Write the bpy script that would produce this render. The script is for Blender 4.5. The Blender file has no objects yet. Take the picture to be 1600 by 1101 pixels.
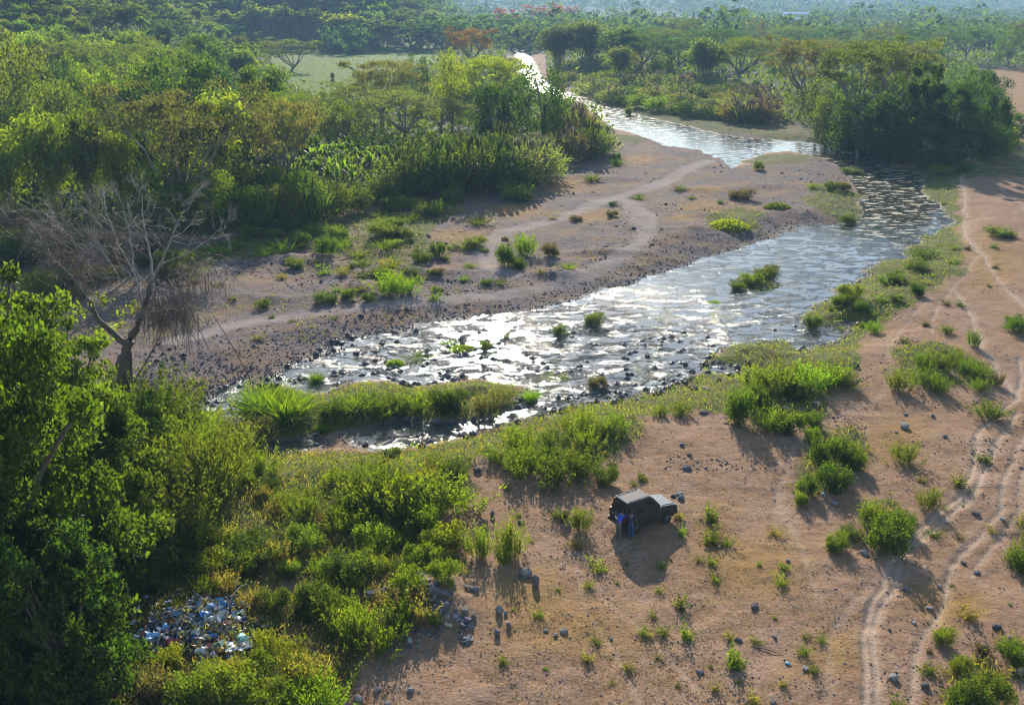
import bpy, bmesh, math, random
import numpy as np
from mathutils import Vector, Matrix, Euler

SC = bpy.context.scene
COL = SC.collection
rnd = random.Random(7)
nr = np.random.default_rng(11)

# ---------------------------------------------------------------- camera, sky, sun, exposure
CAM_H, FPX = 30.0, 1600.0
PITCH = math.atan(550.0 / 1600.0)
cd = bpy.data.cameras.new('drone_camera')
cam = bpy.data.objects.new('drone_camera', cd)
COL.objects.link(cam)
cd.sensor_width = 36.0
cd.lens = 36.0
cd.clip_start, cd.clip_end = 0.5, 40000.0
cam.location = (0, 0, CAM_H)
cam.rotation_euler = (math.pi / 2 - PITCH, 0, 0)
SC.camera = cam

SUN_EL, SUN_AZ = math.radians(21.8), math.radians(-1.5)      # azimuth measured from +Y towards +X
world = bpy.data.worlds.new('World')
SC.world = world
world.use_nodes = True
wt = world.node_tree
wt.nodes.clear()
wo = wt.nodes.new('ShaderNodeOutputWorld')
wb = wt.nodes.new('ShaderNodeBackground')
ws = wt.nodes.new('ShaderNodeTexSky')
ws.sky_type = 'NISHITA'
ws.sun_disc = False
ws.sun_elevation = SUN_EL
ws.sun_rotation = SUN_AZ
ws.air_density = 1.0
ws.dust_density = 0.25
ws.ozone_density = 1.2
wb.inputs['Strength'].default_value = 0.115
wt.links.new(ws.outputs[0], wb.inputs[0])
wt.links.new(wb.outputs[0], wo.inputs[0])

sd = bpy.data.lights.new('sun', 'SUN')
sd.energy = 5.0
sd.angle = math.radians(0.5)
sd.color = (1.0, 0.91, 0.78)
sun = bpy.data.objects.new('sun', sd)
COL.objects.link(sun)
sun.rotation_euler = (-(math.pi / 2 - SUN_EL), 0, -SUN_AZ)
sun.location = (0, 60, 60)

SC.view_settings.view_transform = 'Standard'
SC.view_settings.look = 'None'
SC.view_settings.gamma = 1.0
SC.view_settings.use_curve_mapping = False
SC.view_settings.exposure = 1.3
SC.cycles.max_bounces = 6
SC.cycles.diffuse_bounces = 3
SC.cycles.glossy_bounces = 2
SC.cycles.transmission_bounces = 3
SC.cycles.transparent_max_bounces = 4
SC.cycles.volume_bounces = 0
SC.cycles.use_denoising = True
SC.cycles.denoising_prefilter = 'ACCURATE'
SC.cycles.filter_width = 1.05

# ---------------------------------------------------------------- photograph pixel (1600x1101) -> place
SP, CP = math.sin(PITCH), math.cos(PITCH)
def ray(px, py):
    u, v = px - 800.0, py - 550.5
    return u, FPX * CP - v * SP, -FPX * SP - v * CP
def onplane(px, py, z=0.0):
    dx, dy, dz = ray(px, py)
    t = (z - CAM_H) / dz
    return dx * t, dy * t
def project(x, y, z):
    """numpy: world -> photograph pixel"""
    dz = z - CAM_H
    dep = y * CP - dz * SP
    up = y * SP + dz * CP
    return 800.0 + FPX * x / dep, 550.5 - FPX * up / dep
def scale_at(x, y, z):
    return FPX / (y * CP - (z - CAM_H) * SP)          # pixels per metre

# ---------------------------------------------------------------- noise
def _hash(ix, iy, seed):
    h = (ix.astype(np.int64) * 374761393 + iy.astype(np.int64) * 668265263 + seed * 974634777) & 0x7fffffff
    h = ((h ^ (h >> 13)) * 1274126177) & 0x7fffffff
    h = h ^ (h >> 16)
    return (h & 0xffff) / 65535.0
def vnoise(x, y, seed=0):
    ix, iy = np.floor(x), np.floor(y)
    fx, fy = x - ix, y - iy
    fx, fy = fx * fx * (3 - 2 * fx), fy * fy * (3 - 2 * fy)
    a, b = _hash(ix, iy, seed), _hash(ix + 1, iy, seed)
    c, d = _hash(ix, iy + 1, seed), _hash(ix + 1, iy + 1, seed)
    return (a * (1 - fx) + b * fx) * (1 - fy) + (c * (1 - fx) + d * fx) * fy
def fbm(x, y, octv=4, seed=0):
    s = np.zeros_like(x); a, t = 0.5, 0.0
    for o in range(octv):
        s += a * vnoise(x, y, seed + o * 17); t += a
        x, y, a = x * 2.03 + 13.7, y * 2.03 + 5.1, a * 0.5
    return s / t
def sstep(a, b, x):
    t = np.clip((x - a) / (b - a), 0, 1)
    return t * t * (3 - 2 * t)

# ---------------------------------------------------------------- layout of the ground, traced on the ground
def poly_sd(x, y, poly, pad):
    """signed distance (negative inside); far vertices keep +pad"""
    P = np.array(poly, float)
    out = np.full(x.shape, float(pad))
    m = (x > P[:, 0].min() - pad) & (x < P[:, 0].max() + pad) & (y > P[:, 1].min() - pad) & (y < P[:, 1].max() + pad)
    X, Y = x[m], y[m]
    d2 = np.full(X.shape, 1e18); ins = np.zeros(X.shape, bool)
    n = len(P)
    for i in range(n):
        ax, ay = P[i]; bx, by = P[(i + 1) % n]
        ex, ey = bx - ax, by - ay
        t = np.clip(((X - ax) * ex + (Y - ay) * ey) / (ex * ex + ey * ey + 1e-12), 0, 1)
        d2 = np.minimum(d2, (X - ax - t * ex) ** 2 + (Y - ay - t * ey) ** 2)
        c = (ay > Y) != (by > Y)
        xi = ax + (Y - ay) / (ey if abs(ey) > 1e-12 else 1e-12) * ex
        ins ^= c & (X < xi)
    d = np.sqrt(d2)
    out[m] = np.minimum(np.where(ins, -d, d), pad)
    return out
def line_d(x, y, pts, pad):
    P = np.array(pts, float)
    out = np.full(x.shape, float(pad))
    m = (x > P[:, 0].min() - pad) & (x < P[:, 0].max() + pad) & (y > P[:, 1].min() - pad) & (y < P[:, 1].max() + pad)
    X, Y = x[m], y[m]
    d2 = np.full(X.shape, 1e18)
    for i in range(len(P) - 1):
        ax, ay = P[i]; bx, by = P[i + 1]
        ex, ey = bx - ax, by - ay
        t = np.clip(((X - ax) * ex + (Y - ay) * ey) / (ex * ex + ey * ey + 1e-12), 0, 1)
        d2 = np.minimum(d2, (X - ax - t * ex) ** 2 + (Y - ay - t * ey) ** 2)
    out[m] = np.minimum(np.sqrt(d2), pad)
    return out
def W(pts, z=0.0):
    return [onplane(px, py, z) for px, py in pts]

W_MAIN = W([(400,600),(440,580),(500,547),(560,527),(640,513),(720,500),(800,490),(860,478),(900,466),(950,450),(1000,436),
  (1060,416),(1120,396),(1170,381),(1210,366),(1260,351),(1300,353),(1343,346),(1352,325),(1346,305),(1338,288),(1322,272),(1306,258),
  (1290,248),(1240,238),(1195,238),(1190,244),(1170,251),(1160,258),(1148,262),(1127,252),(1094,234),(1046,229),(1002,213),
  (959,199),(935,182),(915,163),(890,157),(867,152),(840,145),(820,133),(810,115),(805,95),(806,80),(816,79),(830,92),(840,108),
  (848,125),(867,138),(901,148),(952,165),(1002,182),(1060,194),(1104,206),(1161,216),(1212,219),(1262,222),(1300,232),(1330,238),
  (1365,246),(1397,258),(1430,271),(1458,282),(1434,294),(1452,310),(1475,331),(1482,348),(1455,370),(1414,394),(1381,414),
  (1343,434),(1303,461),(1262,485),(1244,497),(1262,510),(1303,513),(1340,507),(1345,512),(1300,533),(1242,546),(1215,532),
  (1170,536),(1127,543),(1107,562),(1094,583),(1070,596),(1019,616),(969,627),(918,628),(885,640),(850,648),(800,658),(740,671),
  (699,685),(640,697),(593,703),(549,690),(533,680),(560,672),(597,663),(640,658),(690,658),(740,656),(785,648),(812,634),
  (830,612),(820,602),(790,598),(760,592),(720,596),(640,602),(590,592),(540,600),(500,612),(480,612),(440,600)])
W_POOL = W([(424,694),(452,687),(500,686),(510,694),(485,705),(452,711),(428,706)])
W_POND = W([(270,636),(330,622),(384,592),(390,606),(382,640),(388,655),(340,660),(295,652)])
W_INLET = W([(1115,570),(1160,572),(1170,580),(1150,586),(1112,582)])

G_POLYS = [
 W([(1420,300),(1440,280),(1500,283),(1503,330),(1506,430),(1470,453),(1430,482),(1370,513),(1338,540),(1345,572),(1330,596),(1285,632),
    (1288,668),(1200,680),(1140,652),(1080,648),(1000,662),(985,695),(930,745),(860,742),(760,703),(740,738),(745,785),(700,812),
    (730,885),(738,925),(650,912),(585,985),(585,1035),(540,1120),(200,1180),(-150,1180),(-250,640),(300,630),(420,700),(650,690),
    (900,620),(1100,560),(1240,470)], 0.7),
 W([(1270,676),(1340,676),(1355,715),(1310,765),(1265,785),(1240,768),(1255,718)], 1.0),
 W([(1340,790),(1400,780),(1430,820),(1420,850),(1370,858),(1345,830)], 1.0),
 W([(1580,820),(1680,820),(1680,935),(1590,900)], 1.0),
 W([(1480,1040),(1530,1025),(1590,1120),(1490,1120)], 1.0),
 W([(1550,1010),(1640,995),(1640,1065),(1570,1060)], 1.0),
 W([(1390,545),(1470,535),(1540,570),(1555,600),(1500,612),(1440,610),(1395,590)], 1.0),
 W([(240,440),(310,385),(420,365),(520,335),(600,328),(700,306),(730,320),(700,345),(660,372),(690,392),(640,412),(580,412),(540,405),
    (480,392),(420,390),(350,405),(300,450)], 0.6),
 W([(380,598),(420,585),(480,608),(530,603),(590,596),(640,604),(720,600),(760,596),(800,602),(828,610),(810,630),(785,644),(740,652),
    (680,654),(600,660),(530,672),(480,684),(430,680),(388,660)], 0.2),
 W([(1166,252),(1195,241),(1240,240),(1270,244),(1262,254),(1210,262),(1175,260)], 0.2),
 W([(1262,300),(1300,292),(1345,300),(1349,335),(1335,350),(1310,350),(1290,338),(1262,330)], 0.2),
 W([(900,135),(1000,165),(1080,180),(1160,190),(1290,205),(1300,222),(1210,217),(1100,203),(1000,180),(900,147)], 0.2),
 W([(1400,262),(1440,255),(1600,238),(1750,240),(1750,268),(1600,276),(1440,284)], 0.6),
 W([(1100,345),(1140,325),(1190,338),(1180,358),(1120,365)], 0.5),
 W([(950,215),(985,210),(1015,218),(1000,228),(960,226)], 0.3),
]
FOREST_POLYS = [
 W([(-500,360),(0,358),(160,366),(300,372),(420,366),(520,336),(600,312),(700,300),(800,288),(870,268),(905,245),(950,222),(955,200),
    (930,185),(910,170),(880,160),(850,150),(815,140),(800,118),(790,90),(790,40),(-900,40)], 0.6),
 W([(850,60),(855,118),(905,140),(1000,165),(1100,184),(1190,192),(1300,206),(1330,236),(1420,256),(1560,246),(1600,240),(1540,190),
    (1540,120),(1900,90),(1900,40),(850,40)], 0.6),
]
FIELD_POLYS = [
 W([(425,88),(480,82),(600,76),(690,72),(720,80),(690,95),(640,110),(600,132),(560,146),(500,152),(450,138),(430,110)], 1.0),
]
DRY_FIELD = W([(1535,108),(1640,104),(1800,110),(1800,176),(1600,174),(1545,165)], 1.0)
GRAVEL_POLY = W([(-350,690),(-350,400),(0,380),(280,380),(420,372),(560,345),(700,312),(870,268),(955,215),(1000,210),(1100,232),(1160,262),(1300,245),
    (1350,290),(1340,345),(1200,385),(1000,455),(850,495),(560,545),(470,590),(400,620),(380,700),(300,700)], 0.3)
GRAVEL_FAR = W([(880,130),(920,140),(1060,178),(1150,185),(1200,195),(1290,225),(1200,222),(1060,197),(960,166),(900,150)], 0.2)
RUTS = [   # (points, half width, strength, z)
 ([(1352,1180),(1354,1101),(1358,1000),(1370,935),(1394,884),(1428,858),(1436,832),(1498,778),(1524,742),(1520,702),(1543,662),(1588,628),(1596,592),(1592,566)], 0.25, 1.00, 1.0),
 ([(1374,1180),(1373,1101),(1370,1040),(1370,990),(1386,936),(1416,872),(1470,818),(1530,764),(1546,722),(1562,690),(1590,650)], 0.23, 1.00, 1.0),
 ([(1630,640),(1600,690),(1572,752),(1558,800),(1520,850),(1488,892),(1468,950),(1440,1000),(1425,1101)], 0.25, 0.68, 1.0),
 ([(1640,690),(1600,740),(1590,800),(1545,855),(1520,905)], 0.23, 0.54, 1.0),
 ([(1503,270),(1508,330),(1508,370),(1538,405),(1560,442),(1600,482),(1660,520)], 0.37, 0.94, 1.0),
 ([(1510,370),(1528,402),(1508,432),(1464,478),(1454,512),(1455,522)], 0.26, 0.68, 1.0),
 ([(1490,458),(1520,500),(1534,550),(1574,602),(1590,630)], 0.30, 0.94, 1.0),
 ([(1450,470),(1400,520),(1384,556),(1394,580),(1372,625),(1330,645),(1290,662),(1240,702),(1212,762),(1226,815),(1260,880),(1280,940)], .34, .42, 1.0),
 ([(1290,1101),(1300,1000),(1350,930),(1395,885)], 0.37, 0.41, 1.0),
 ([(905,905),(898,870),(925,840),(960,820)], 0.23, 0.47, 1.0),
 ([(1000,1101),(960,1020),(915,960),(905,905)], 0.26, 0.41, 1.0),
 ([(1090,1080),(1010,990),(940,935),(935,880),(990,850)], 0.26, 0.41, 1.0),
 ([(280,540),(380,510),(500,490),(600,480),(700,470),(790,460),(850,449),(910,433),(950,415),(990,395),(1012,370),(1012,345),(985,322),(962,312)], 1.3, .62, .5),
 ([(800,432),(772,420),(757,392),(790,366),(870,346),(920,328),(962,312),(1010,298),(1045,285),(1075,265),(1110,250)], 1.5, .68, .5),
 ([(1600,330),(1570,300),(1550,280),(1530,270)], 0.37, 0.68, 1.0),
 ([(985,322),(990,345),(1005,360)], 1.2, .6, .5),
]
RUTS = [(W(p, z), w, s) for p, w, s, z in RUTS]
MOUNDS = [  # px, py, radius x (m), radius y (m), height
 (465,408,3.6,2.6,1.7),(625,372,3.4,2.2,1.2),(672,428,4.2,1.9,1.3),(567,452,2.0,1.8,1.2),(620,452,2.2,1.6,.9),(871,430,2.6,1.6,1.1),(847,412,2.2,1.6,1.0),
 (925,398,4.2,1.4,.8),(428,470,1.8,1.2,.7),(391,466,1.2,.9,.5),(1195,294,6.0,2.0,.7),(1104,301,2.8,2.0,.9),(1100,340,3.0,1.8,.6),(962,282,4.5,2.5,1.0),
 (905,278,3.0,2.0,.7),(700,300,2.5,1.5,.8),(1085,365,2.5,1.0,.4),(600,395,3.0,1.2,.7),(520,415,2.5,1.2,.5),
 (700,960,1.5,2.8,.75),(640,945,3.0,2.4,.6),(290,985,3.2,2.6,.8),
 (1590,850,2.0,1.5,-.5),(1590,325,3.0,2.5,.7),(1560,290,3,2,.5)]
DRY = [(720,372,70,16),(880,292,60,14),(930,340,60,12),(1090,325,45,14),(1150,330,35,12),(690,392,40,8),(800,330,60,14),(1000,250,50,10),(560,372,50,10),
       (770,415,20,8),(1310,1040,90,50),(1120,850,40,60),(900,1000,150,60),(1180,900,120,60),(1340,285,25,10),(1000,170,100,6),(1250,205,60,7),(1110,300,40,9),
       (1060,345,30,8),(600,360,30,8),(1480,960,80,50),(1550,420,60,60),(1400,700,60,50),(860,690,50,20),(640,740,60,30),(520,900,90,60),(830,950,90,60)]

def hills(x, y):
    z = np.zeros_like(x)
    # wooded rise on the left behind the valley wood
    t = sstep(240, 640, y) * sstep(-.24 * y, -.24 * y - 100, x)
    z += t * (22 + 70 * fbm(x / 170 + 3, y / 170, 3, 5))
    t2 = sstep(610, 900, y) * sstep(-.05 * y, -.05 * y - 90, x) * (1 - .6 * t)
    z += t2 * (50 + 50 * fbm(x / 200 + 9, y / 200, 3, 15))
    # far ridges across the valley
    r = np.hypot(x, y)
    z += sstep(1900, 3600, y) * (18 + 60 * fbm(x / 900, y / 700, 4, 21))
    z += sstep(4200, 8500, y) * (50 + 60 * fbm(x / 2600 + 7.7, y / 2600, 4, 31))
    return z
def bed_level(x, y, dw):
    return dw

def ground_fields(x, y):
    """heights and surface masks for arrays of ground positions"""
    wx = x + (fbm(x / 3.0, y / 3.0, 3, 3) - .5) * 2.6 * np.clip(y / 110, .5, 1.6)
    wy = y + (fbm(x / 3.0 + 40, y / 3.0, 3, 9) - .5) * 3.4 * np.clip(y / 110, .5, 2.2)
    dw = np.minimum.reduce([poly_sd(wx, wy, p, 60) for p in (W_MAIN, W_POOL, W_POND, W_INLET)])
    f = {}
    grass = np.zeros_like(x)
    for p in G_POLYS:
        grass = np.maximum(grass, sstep(.8, -.8, poly_sd(wx, wy, p, 6)))
    forest = np.zeros_like(x)
    for p in FOREST_POLYS:
        forest = np.maximum(forest, sstep(2, -2, poly_sd(wx, wy, p, 10)))
    forest = np.maximum(forest, sstep(560, 640, y))
    field = np.zeros_like(x)
    for p in FIELD_POLYS:
        field = np.maximum(field, sstep(4, -4, poly_sd(wx, wy, p, 12)))
    tan = sstep(4, -4, poly_sd(wx, wy, DRY_FIELD, 12))
    forest *= (1 - np.maximum(field, tan))
    gravel = sstep(1.2, -1.2, poly_sd(wx, wy, GRAVEL_POLY, 5))
    gravel = np.maximum(gravel, sstep(2, -2, poly_sd(wx, wy, GRAVEL_FAR, 6)))
    path = np.zeros_like(x)
    dent = np.zeros_like(x)
    sx = x + (fbm(x / 3.5, y / 3.5, 3, 61) - .5) * .6
    sy = y + (fbm(x / 3.5, y / 3.5, 3, 67) - .5) * .6
    brk = .55 + .75 * fbm(x / 5, y / 9, 3, 63)
    for p, w, s in RUTS:
        d = line_d(sx, sy, p, w * 6 + 1)
        path = np.maximum(path, s * np.clip(brk, .4, 1) * (sstep(w * 1.7, w * .5, d) if w >= 1 else np.maximum(sstep(w * .95, w * .3, d), .38 * sstep(w * 3.6, w * .6, d))))
        if w < 1: dent = np.maximum(dent, s * sstep(w * 1.5, 0, d)) - .35 * s * np.exp(-((d - w * 1.9) / (w * .5)) ** 2) * (dent < .2)
    dry = np.zeros_like(x)
    px, py = project(wx, wy, np.full_like(x, .6))
    for a, b, ra, rb in DRY:
        dry = np.maximum(dry, np.exp(-((px - a) / ra) ** 2 - ((py - b) / rb) ** 2))
    dry = np.maximum(dry, tan * .8)
    right = sstep(-4, 8, x - (14 - y * .03)) * sstep(190, 120, y)          # the dirt terrace on the right bank
    right = np.maximum(right, sstep(95, 70, y))
    target = .55 + .55 * right + .7 * forest
    bank = sstep(0, 7, dw)
    z = .06 + target * bank + .05 * np.clip(dw, 0, 2)
    rpx, rpy = project(x, y, np.zeros_like(x))
    shal = np.exp(-((rpx - 600) / 190) ** 2 - ((rpy - 556) / 52) ** 2) + .22 * np.exp(-((rpx - 540) / 130) ** 2 - ((rpy - 688) / 22) ** 2) + .45 * np.exp(-((rpx - 1000) / 260) ** 2 - ((rpy - 520) / 70) ** 2) + .6 * np.exp(-((rpx - 1240) / 50) ** 2 - ((rpy - 232) / 12) ** 2)
    shal = np.clip(shal, 0, 1)
    bedn = (fbm(x / 1.3, y / 1.0, 4, 71) - .5)
    z = np.where(dw < 0, -.05 - .4 * sstep(0, -2.5, dw) * (1 - .72 * shal) + (.12 + .62 * shal) * bedn, z)
    rough = np.where(dw > 0, 1.0, .3) * sstep(900, 500, y)
    z += rough * bank * ((fbm(x / 7, y / 7, 3, 41) - .5) * .5 + (fbm(x / 1.1, y / 1.1, 3, 47) - .5) * (.16 + .12 * gravel))
    z -= dent * .13 * bank
    for a, b, ra, rb, h in MOUNDS:
        cx, cy = onplane(a, b, .6)
        q = ((x - cx) / ra) ** 2 + ((y - cy) / rb) ** 2
        z += h * .62 * np.exp(-q * 1.1) * (.35 + 1.3 * fbm(x / 1.1, y / 1.1, 4, 53)) * sstep(0, 1.5, dw)
    z += hills(x, y)
    z = np.where(dw > .4, np.maximum(z, .05), z)
    return dict(z=z, dw=dw, grass=grass, forest=forest, field=field, gravel=gravel, path=path, dry=dry)

# ---------------------------------------------------------------- terrain sheet
def make_rows():
    ys = [-60, -30, -5, 10, 20, 27]
    y = 30.0
    while y < 9500:
        ys.append(y)
        y += max(.17, min(2.95 * y * y / (CAM_H * FPX), y * .05, 3.0 if y < 700 else 60))
    return np.array(ys)
ROWS = make_rows()
inner = np.linspace(-1, 1, 560)
outer = np.array([1.12, 1.35, 1.8, 2.6, 4.0])
CU = np.concatenate([-outer[::-1], inner, outer])
HALF = lambda y: 14 + .60 * np.maximum(y, 0)
GX = CU[None, :] * HALF(ROWS)[:, None]
GY = np.repeat(ROWS[:, None], len(CU), 1)
F = ground_fields(GX.ravel(), GY.ravel())
NR, NC = GX.shape
GZ = F['z'].reshape(NR, NC)
GDW = F['dw'].reshape(NR, NC)

def ground(x, y, field=None):
    """bilinear height (or mask) of the terrain at arrays / scalars x, y"""
    A = GZ if field is None else F[field].reshape(NR, NC)
    x = np.atleast_1d(np.asarray(x, float)); y = np.atleast_1d(np.asarray(y, float))
    u = x / HALF(y)
    j = np.clip(np.searchsorted(ROWS, y) - 1, 0, NR - 2)
    i = np.clip(np.searchsorted(CU, u) - 1, 0, NC - 2)
    fy = np.clip((y - ROWS[j]) / (ROWS[j + 1] - ROWS[j]), 0, 1)
    fx = np.clip((u - CU[i]) / (CU[i + 1] - CU[i]), 0, 1)
    return (A[j, i] * (1 - fx) + A[j, i + 1] * fx) * (1 - fy) + (A[j + 1, i] * (1 - fx) + A[j + 1, i + 1] * fx) * fy
def place(px, py):
    """ground point under a photograph pixel (march along the ray)"""
    dx, dy, dz = ray(px, py)
    n = math.sqrt(dx * dx + dy * dy + dz * dz)
    dx, dy, dz = dx / n, dy / n, dz / n
    ts = np.concatenate([np.arange(20, 300, .5), np.arange(300, 6000, 4)])
    h = CAM_H + dz * ts - ground(dx * ts, dy * ts)
    k = np.argmax(h < 0) if (h < 0).any() else len(ts) - 1
    a, b = ts[max(k - 1, 0)], ts[k]
    for _ in range(12):
        m = (a + b) / 2
        if CAM_H + dz * m < ground(dx * m, dy * m)[0]: b = m
        else: a = m
    return dx * b, dy * b, float(ground(dx * b, dy * b)[0])

# ---------------------------------------------------------------- mesh helpers
def mesh_np(name, verts, faces, mats=(), mat_idx=None, smooth=False):
    """verts (n,3); faces: one (m,k) array or list of such arrays"""
    if isinstance(faces, np.ndarray): faces = [faces]
    faces = [f for f in faces if len(f)]
    me = bpy.data.meshes.new(name)
    me.vertices.add(len(verts))
    me.vertices.foreach_set('co', np.asarray(verts, np.float32).ravel())
    loops = np.concatenate([f.ravel() for f in faces]).astype(np.int32)
    tot = np.concatenate([np.full(len(f), f.shape[1]) for f in faces]).astype(np.int32)
    start = np.concatenate([[0], np.cumsum(tot)[:-1]]).astype(np.int32)
    me.loops.add(len(loops)); me.loops.foreach_set('vertex_index', loops)
    me.polygons.add(len(tot))
    me.polygons.foreach_set('loop_start', start)
    me.polygons.foreach_set('loop_total', tot)
    if mat_idx is not None: me.polygons.foreach_set('material_index', np.asarray(mat_idx, np.int32))
    me.polygons.foreach_set('use_smooth', np.full(len(tot), smooth))
    for m in mats: me.materials.append(m)
    me.update(calc_edges=True)
    return me
def link(name, me, parent=None, loc=None, rotz=0.0, scale=None, color=None, **props):
    o = bpy.data.objects.new(name, me)
    COL.objects.link(o)
    if parent is not None: o.parent = parent
    if loc is not None: o.location = loc
    if rotz: o.rotation_euler = (0, 0, rotz)
    if scale is not None: o.scale = scale if hasattr(scale, '__len__') else (scale,) * 3
    if color is not None: o.color = (*color, 1.0)
    for k, v in props.items(): o[k] = v
    return o

# ---------------------------------------------------------------- materials
class NT:
    def __init__(s, name):
        s.m = bpy.data.materials.new(name); s.m.use_nodes = True
        s.t = s.m.node_tree; s.t.nodes.clear()
        s.out = s.t.nodes.new('ShaderNodeOutputMaterial')
    def n(s, typ, out=0, inp=None, **kw):
        nd = s.t.nodes.new('ShaderNode' + typ)
        for k, v in kw.items(): setattr(nd, k, v)
        for k, v in (inp or {}).items():
            sk = nd.inputs[k]
            if isinstance(v, bpy.types.NodeSocket): s.t.links.new(v, sk)
            elif isinstance(v, tuple) and len(v) == 3 and sk.type == 'RGBA': sk.default_value = (*v, 1)
            else: sk.default_value = v
        return nd.outputs[out]
    def mix(s, fac, a, b, mode='MIX'):
        return s.n('Mix', 2, {0: fac, 6: a, 7: b}, data_type='RGBA', blend_type=mode)
    def math(s, op, a, b=0.0, c=0.0, clamp=False):
        return s.n('Math', 0, {0: a, 1: b, 2: c}, operation=op, use_clamp=clamp)
    def rng(s, v, a, b, c=0.0, d=1.0):
        return s.n('MapRange', 0, {0: v, 1: a, 2: b, 3: c, 4: d})
    def noise(s, scale, detail=3, rough=.55, vec=None, out=0, dist=0.0):
        i = {'Scale': scale, 'Detail': detail, 'Roughness': rough, 'Distortion': dist}
        if vec is not None: i['Vector'] = vec
        return s.n('TexNoise', out, i)
    def attr(s, name):
        return s.n('Attribute', 2, attribute_name=name)
    def pos(s):
        return s.n('NewGeometry', 0)
    def objpos(s):
        return s.n('TexCoord', 3)
    def bump(s, h, strength=.5, dist=.1):
        return s.n('Bump', 0, {'Strength': strength, 'Distance': dist, 'Height': h})
    def surf(s, sh):
        s.t.links.new(sh, s.out.inputs['Surface']); return s.m
    def princ(s, **kw):
        return s.n('BsdfPrincipled', 0, {k.replace('_', ' '): v for k, v in kw.items()})

def ground_material():
    t = NT('earth'); P = t.pos()
    big, mid, fine = t.noise(.09, 4, .6, P), t.noise(.7, 5, .62, P), t.noise(6.0, 4, .6, P)
    vor = t.n('TexVoronoi', 1, {'Vector': P, 'Scale': 3.2})
    vor2 = t.n('TexVoronoi', 1, {'Vector': P, 'Scale': 9.0})
    br = lambda c: t.n('RGBToBW', 0, {0: c})
    dirt = t.mix(t.rng(mid, .32, .68), (.165, .093, .049), (.260, .161, .100))
    dirt = t.mix(t.rng(t.noise(.33, 5, .7, P), .46, .62, 0, .6), dirt, t.mix(mid, (.215, .136, .096), (.305, .208, .158)))
    dirt = t.mix(t.rng(big, .4, .65), dirt, t.mix(.6, dirt, (.19, .108, .060)))
    dirt = t.mix(t.rng(fine, .45, .75, 0, .55), dirt, (.30, .195, .13))
    dirt = t.mix(t.rng(t.noise(2.3, 5, .7, P), .52, .64, 0, .55), dirt, t.mix(mid, (.105, .062, .034), (.16, .105, .05)))
    dirt = t.mix(t.rng(br(vor2), .80, .95, 0, .7), dirt, (.30, .25, .215))          # embedded pebbles
    grav = t.mix(br(vor), (.062, .050, .050), (.150, .120, .116))
    grav = t.mix(t.rng(fine, .3, .7, 0, .55), grav, t.mix(br(vor2), (.045, .038, .040), (.19, .158, .150)))
    grav = t.mix(t.rng(mid, .45, .75, 0, .45), grav, (.17, .12, .088))
    grav = t.mix(t.rng(t.noise(.16, 4, .65, P), .44, .60, 0, .85), grav, t.mix(mid, (.13, .082, .052), (.21, .14, .092)))
    forest = t.mix(t.rng(mid, .3, .7), (.030, .045, .014), (.085, .080, .035))
    grass = t.mix(t.rng(mid, .3, .7), (.046, .060, .014), (.105, .105, .030))
    grass = t.mix(t.rng(fine, .5, .75, 0, .6), grass, (.16, .125, .06))
    grass = t.mix(t.rng(t.noise(.28, 5, .68, P), .47, .60, 0, t.rng(t.attr('dw'), 5, 16, 0, .85)), grass, (.185, .130, .072))
    dry = t.mix(t.rng(mid, .3, .7), (.19, .105, .035), (.27, .165, .065))
    field = t.mix(t.rng(t.noise(.25, 5, .6, P), .35, .65), (.055, .100, .012), (.10, .13, .022))
    path = t.mix(fine, (.25, .18, .125), (.37, .275, .205))
    c = dirt
    jig = t.math('ADD', t.math('MULTIPLY', t.math('SUBTRACT', mid, .5), 1.1), t.math('MULTIPLY', t.math('SUBTRACT', fine, .5), .9))
    def msk(name, amt=1.0, lo=.35, hi=.65):
        return t.rng(t.math('ADD', t.attr(name), t.math('MULTIPLY', jig, amt)), lo, hi)
    c = t.mix(msk('gravel', .5), c, grav)
    c = t.mix(t.math('MULTIPLY', msk('dry', 1.0, .3, .9), .8), c, dry)
    c = t.mix(msk('grass', 1.6, .45, .75), c, grass)
    c = t.mix(msk('forest', .4), c, forest)
    c = t.mix(msk('field', .3), c, field)
    pth = t.mix(t.attr('gravel'), path, t.mix(br(vor2), (.19, .155, .14), (.30, .25, .225)))
    c = t.mix(t.math('MULTIPLY', t.rng(t.math('ADD', t.attr('path'), t.math('MULTIPLY', jig, .45)), .12, .8), .9), c, pth)
    wet = t.rng(t.attr('dw'), .9, -.1)
    c = t.mix(wet, c, t.mix(br(vor), (.045, .036, .028), (.10, .08, .06)))
    h = t.math('ADD', t.math('MULTIPLY', fine, .35), t.math('MULTIPLY', br(vor), t.math('MULTIPLY', t.attr('gravel'), .8)))
    h = t.math('ADD', h, t.math('MULTIPLY', br(vor2), .4))
    h = t.math('ADD', h, t.math('MULTIPLY', mid, 1.3))
    nrm = t.bump(h, .8, .16)
    return t.surf(t.princ(Base_Color=c, Roughness=t.rng(wet, 0, 1, .95, .7), Normal=nrm, **{'Specular_IOR_Level': t.rng(wet, 0, 1, .05, .2)}))

idx = np.arange(NR * NC).reshape(NR, NC)
tf = np.stack([idx[:-1, :-1], idx[:-1, 1:], idx[1:, 1:], idx[1:, :-1]], -1).reshape(-1, 4)
tme = mesh_np('terrain', np.stack([GX, GY, GZ], -1).reshape(-1, 3), tf, [ground_material()], smooth=True)
for k in ('dw', 'grass', 'forest', 'field', 'gravel', 'path', 'dry'):
    a = tme.attributes.new(k, 'FLOAT', 'POINT')
    a.data.foreach_set('value', F[k].astype(np.float32))
link('ground', tme, kind='structure', label='river valley floor of red earth, grey gravel bars and green banks')

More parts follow.
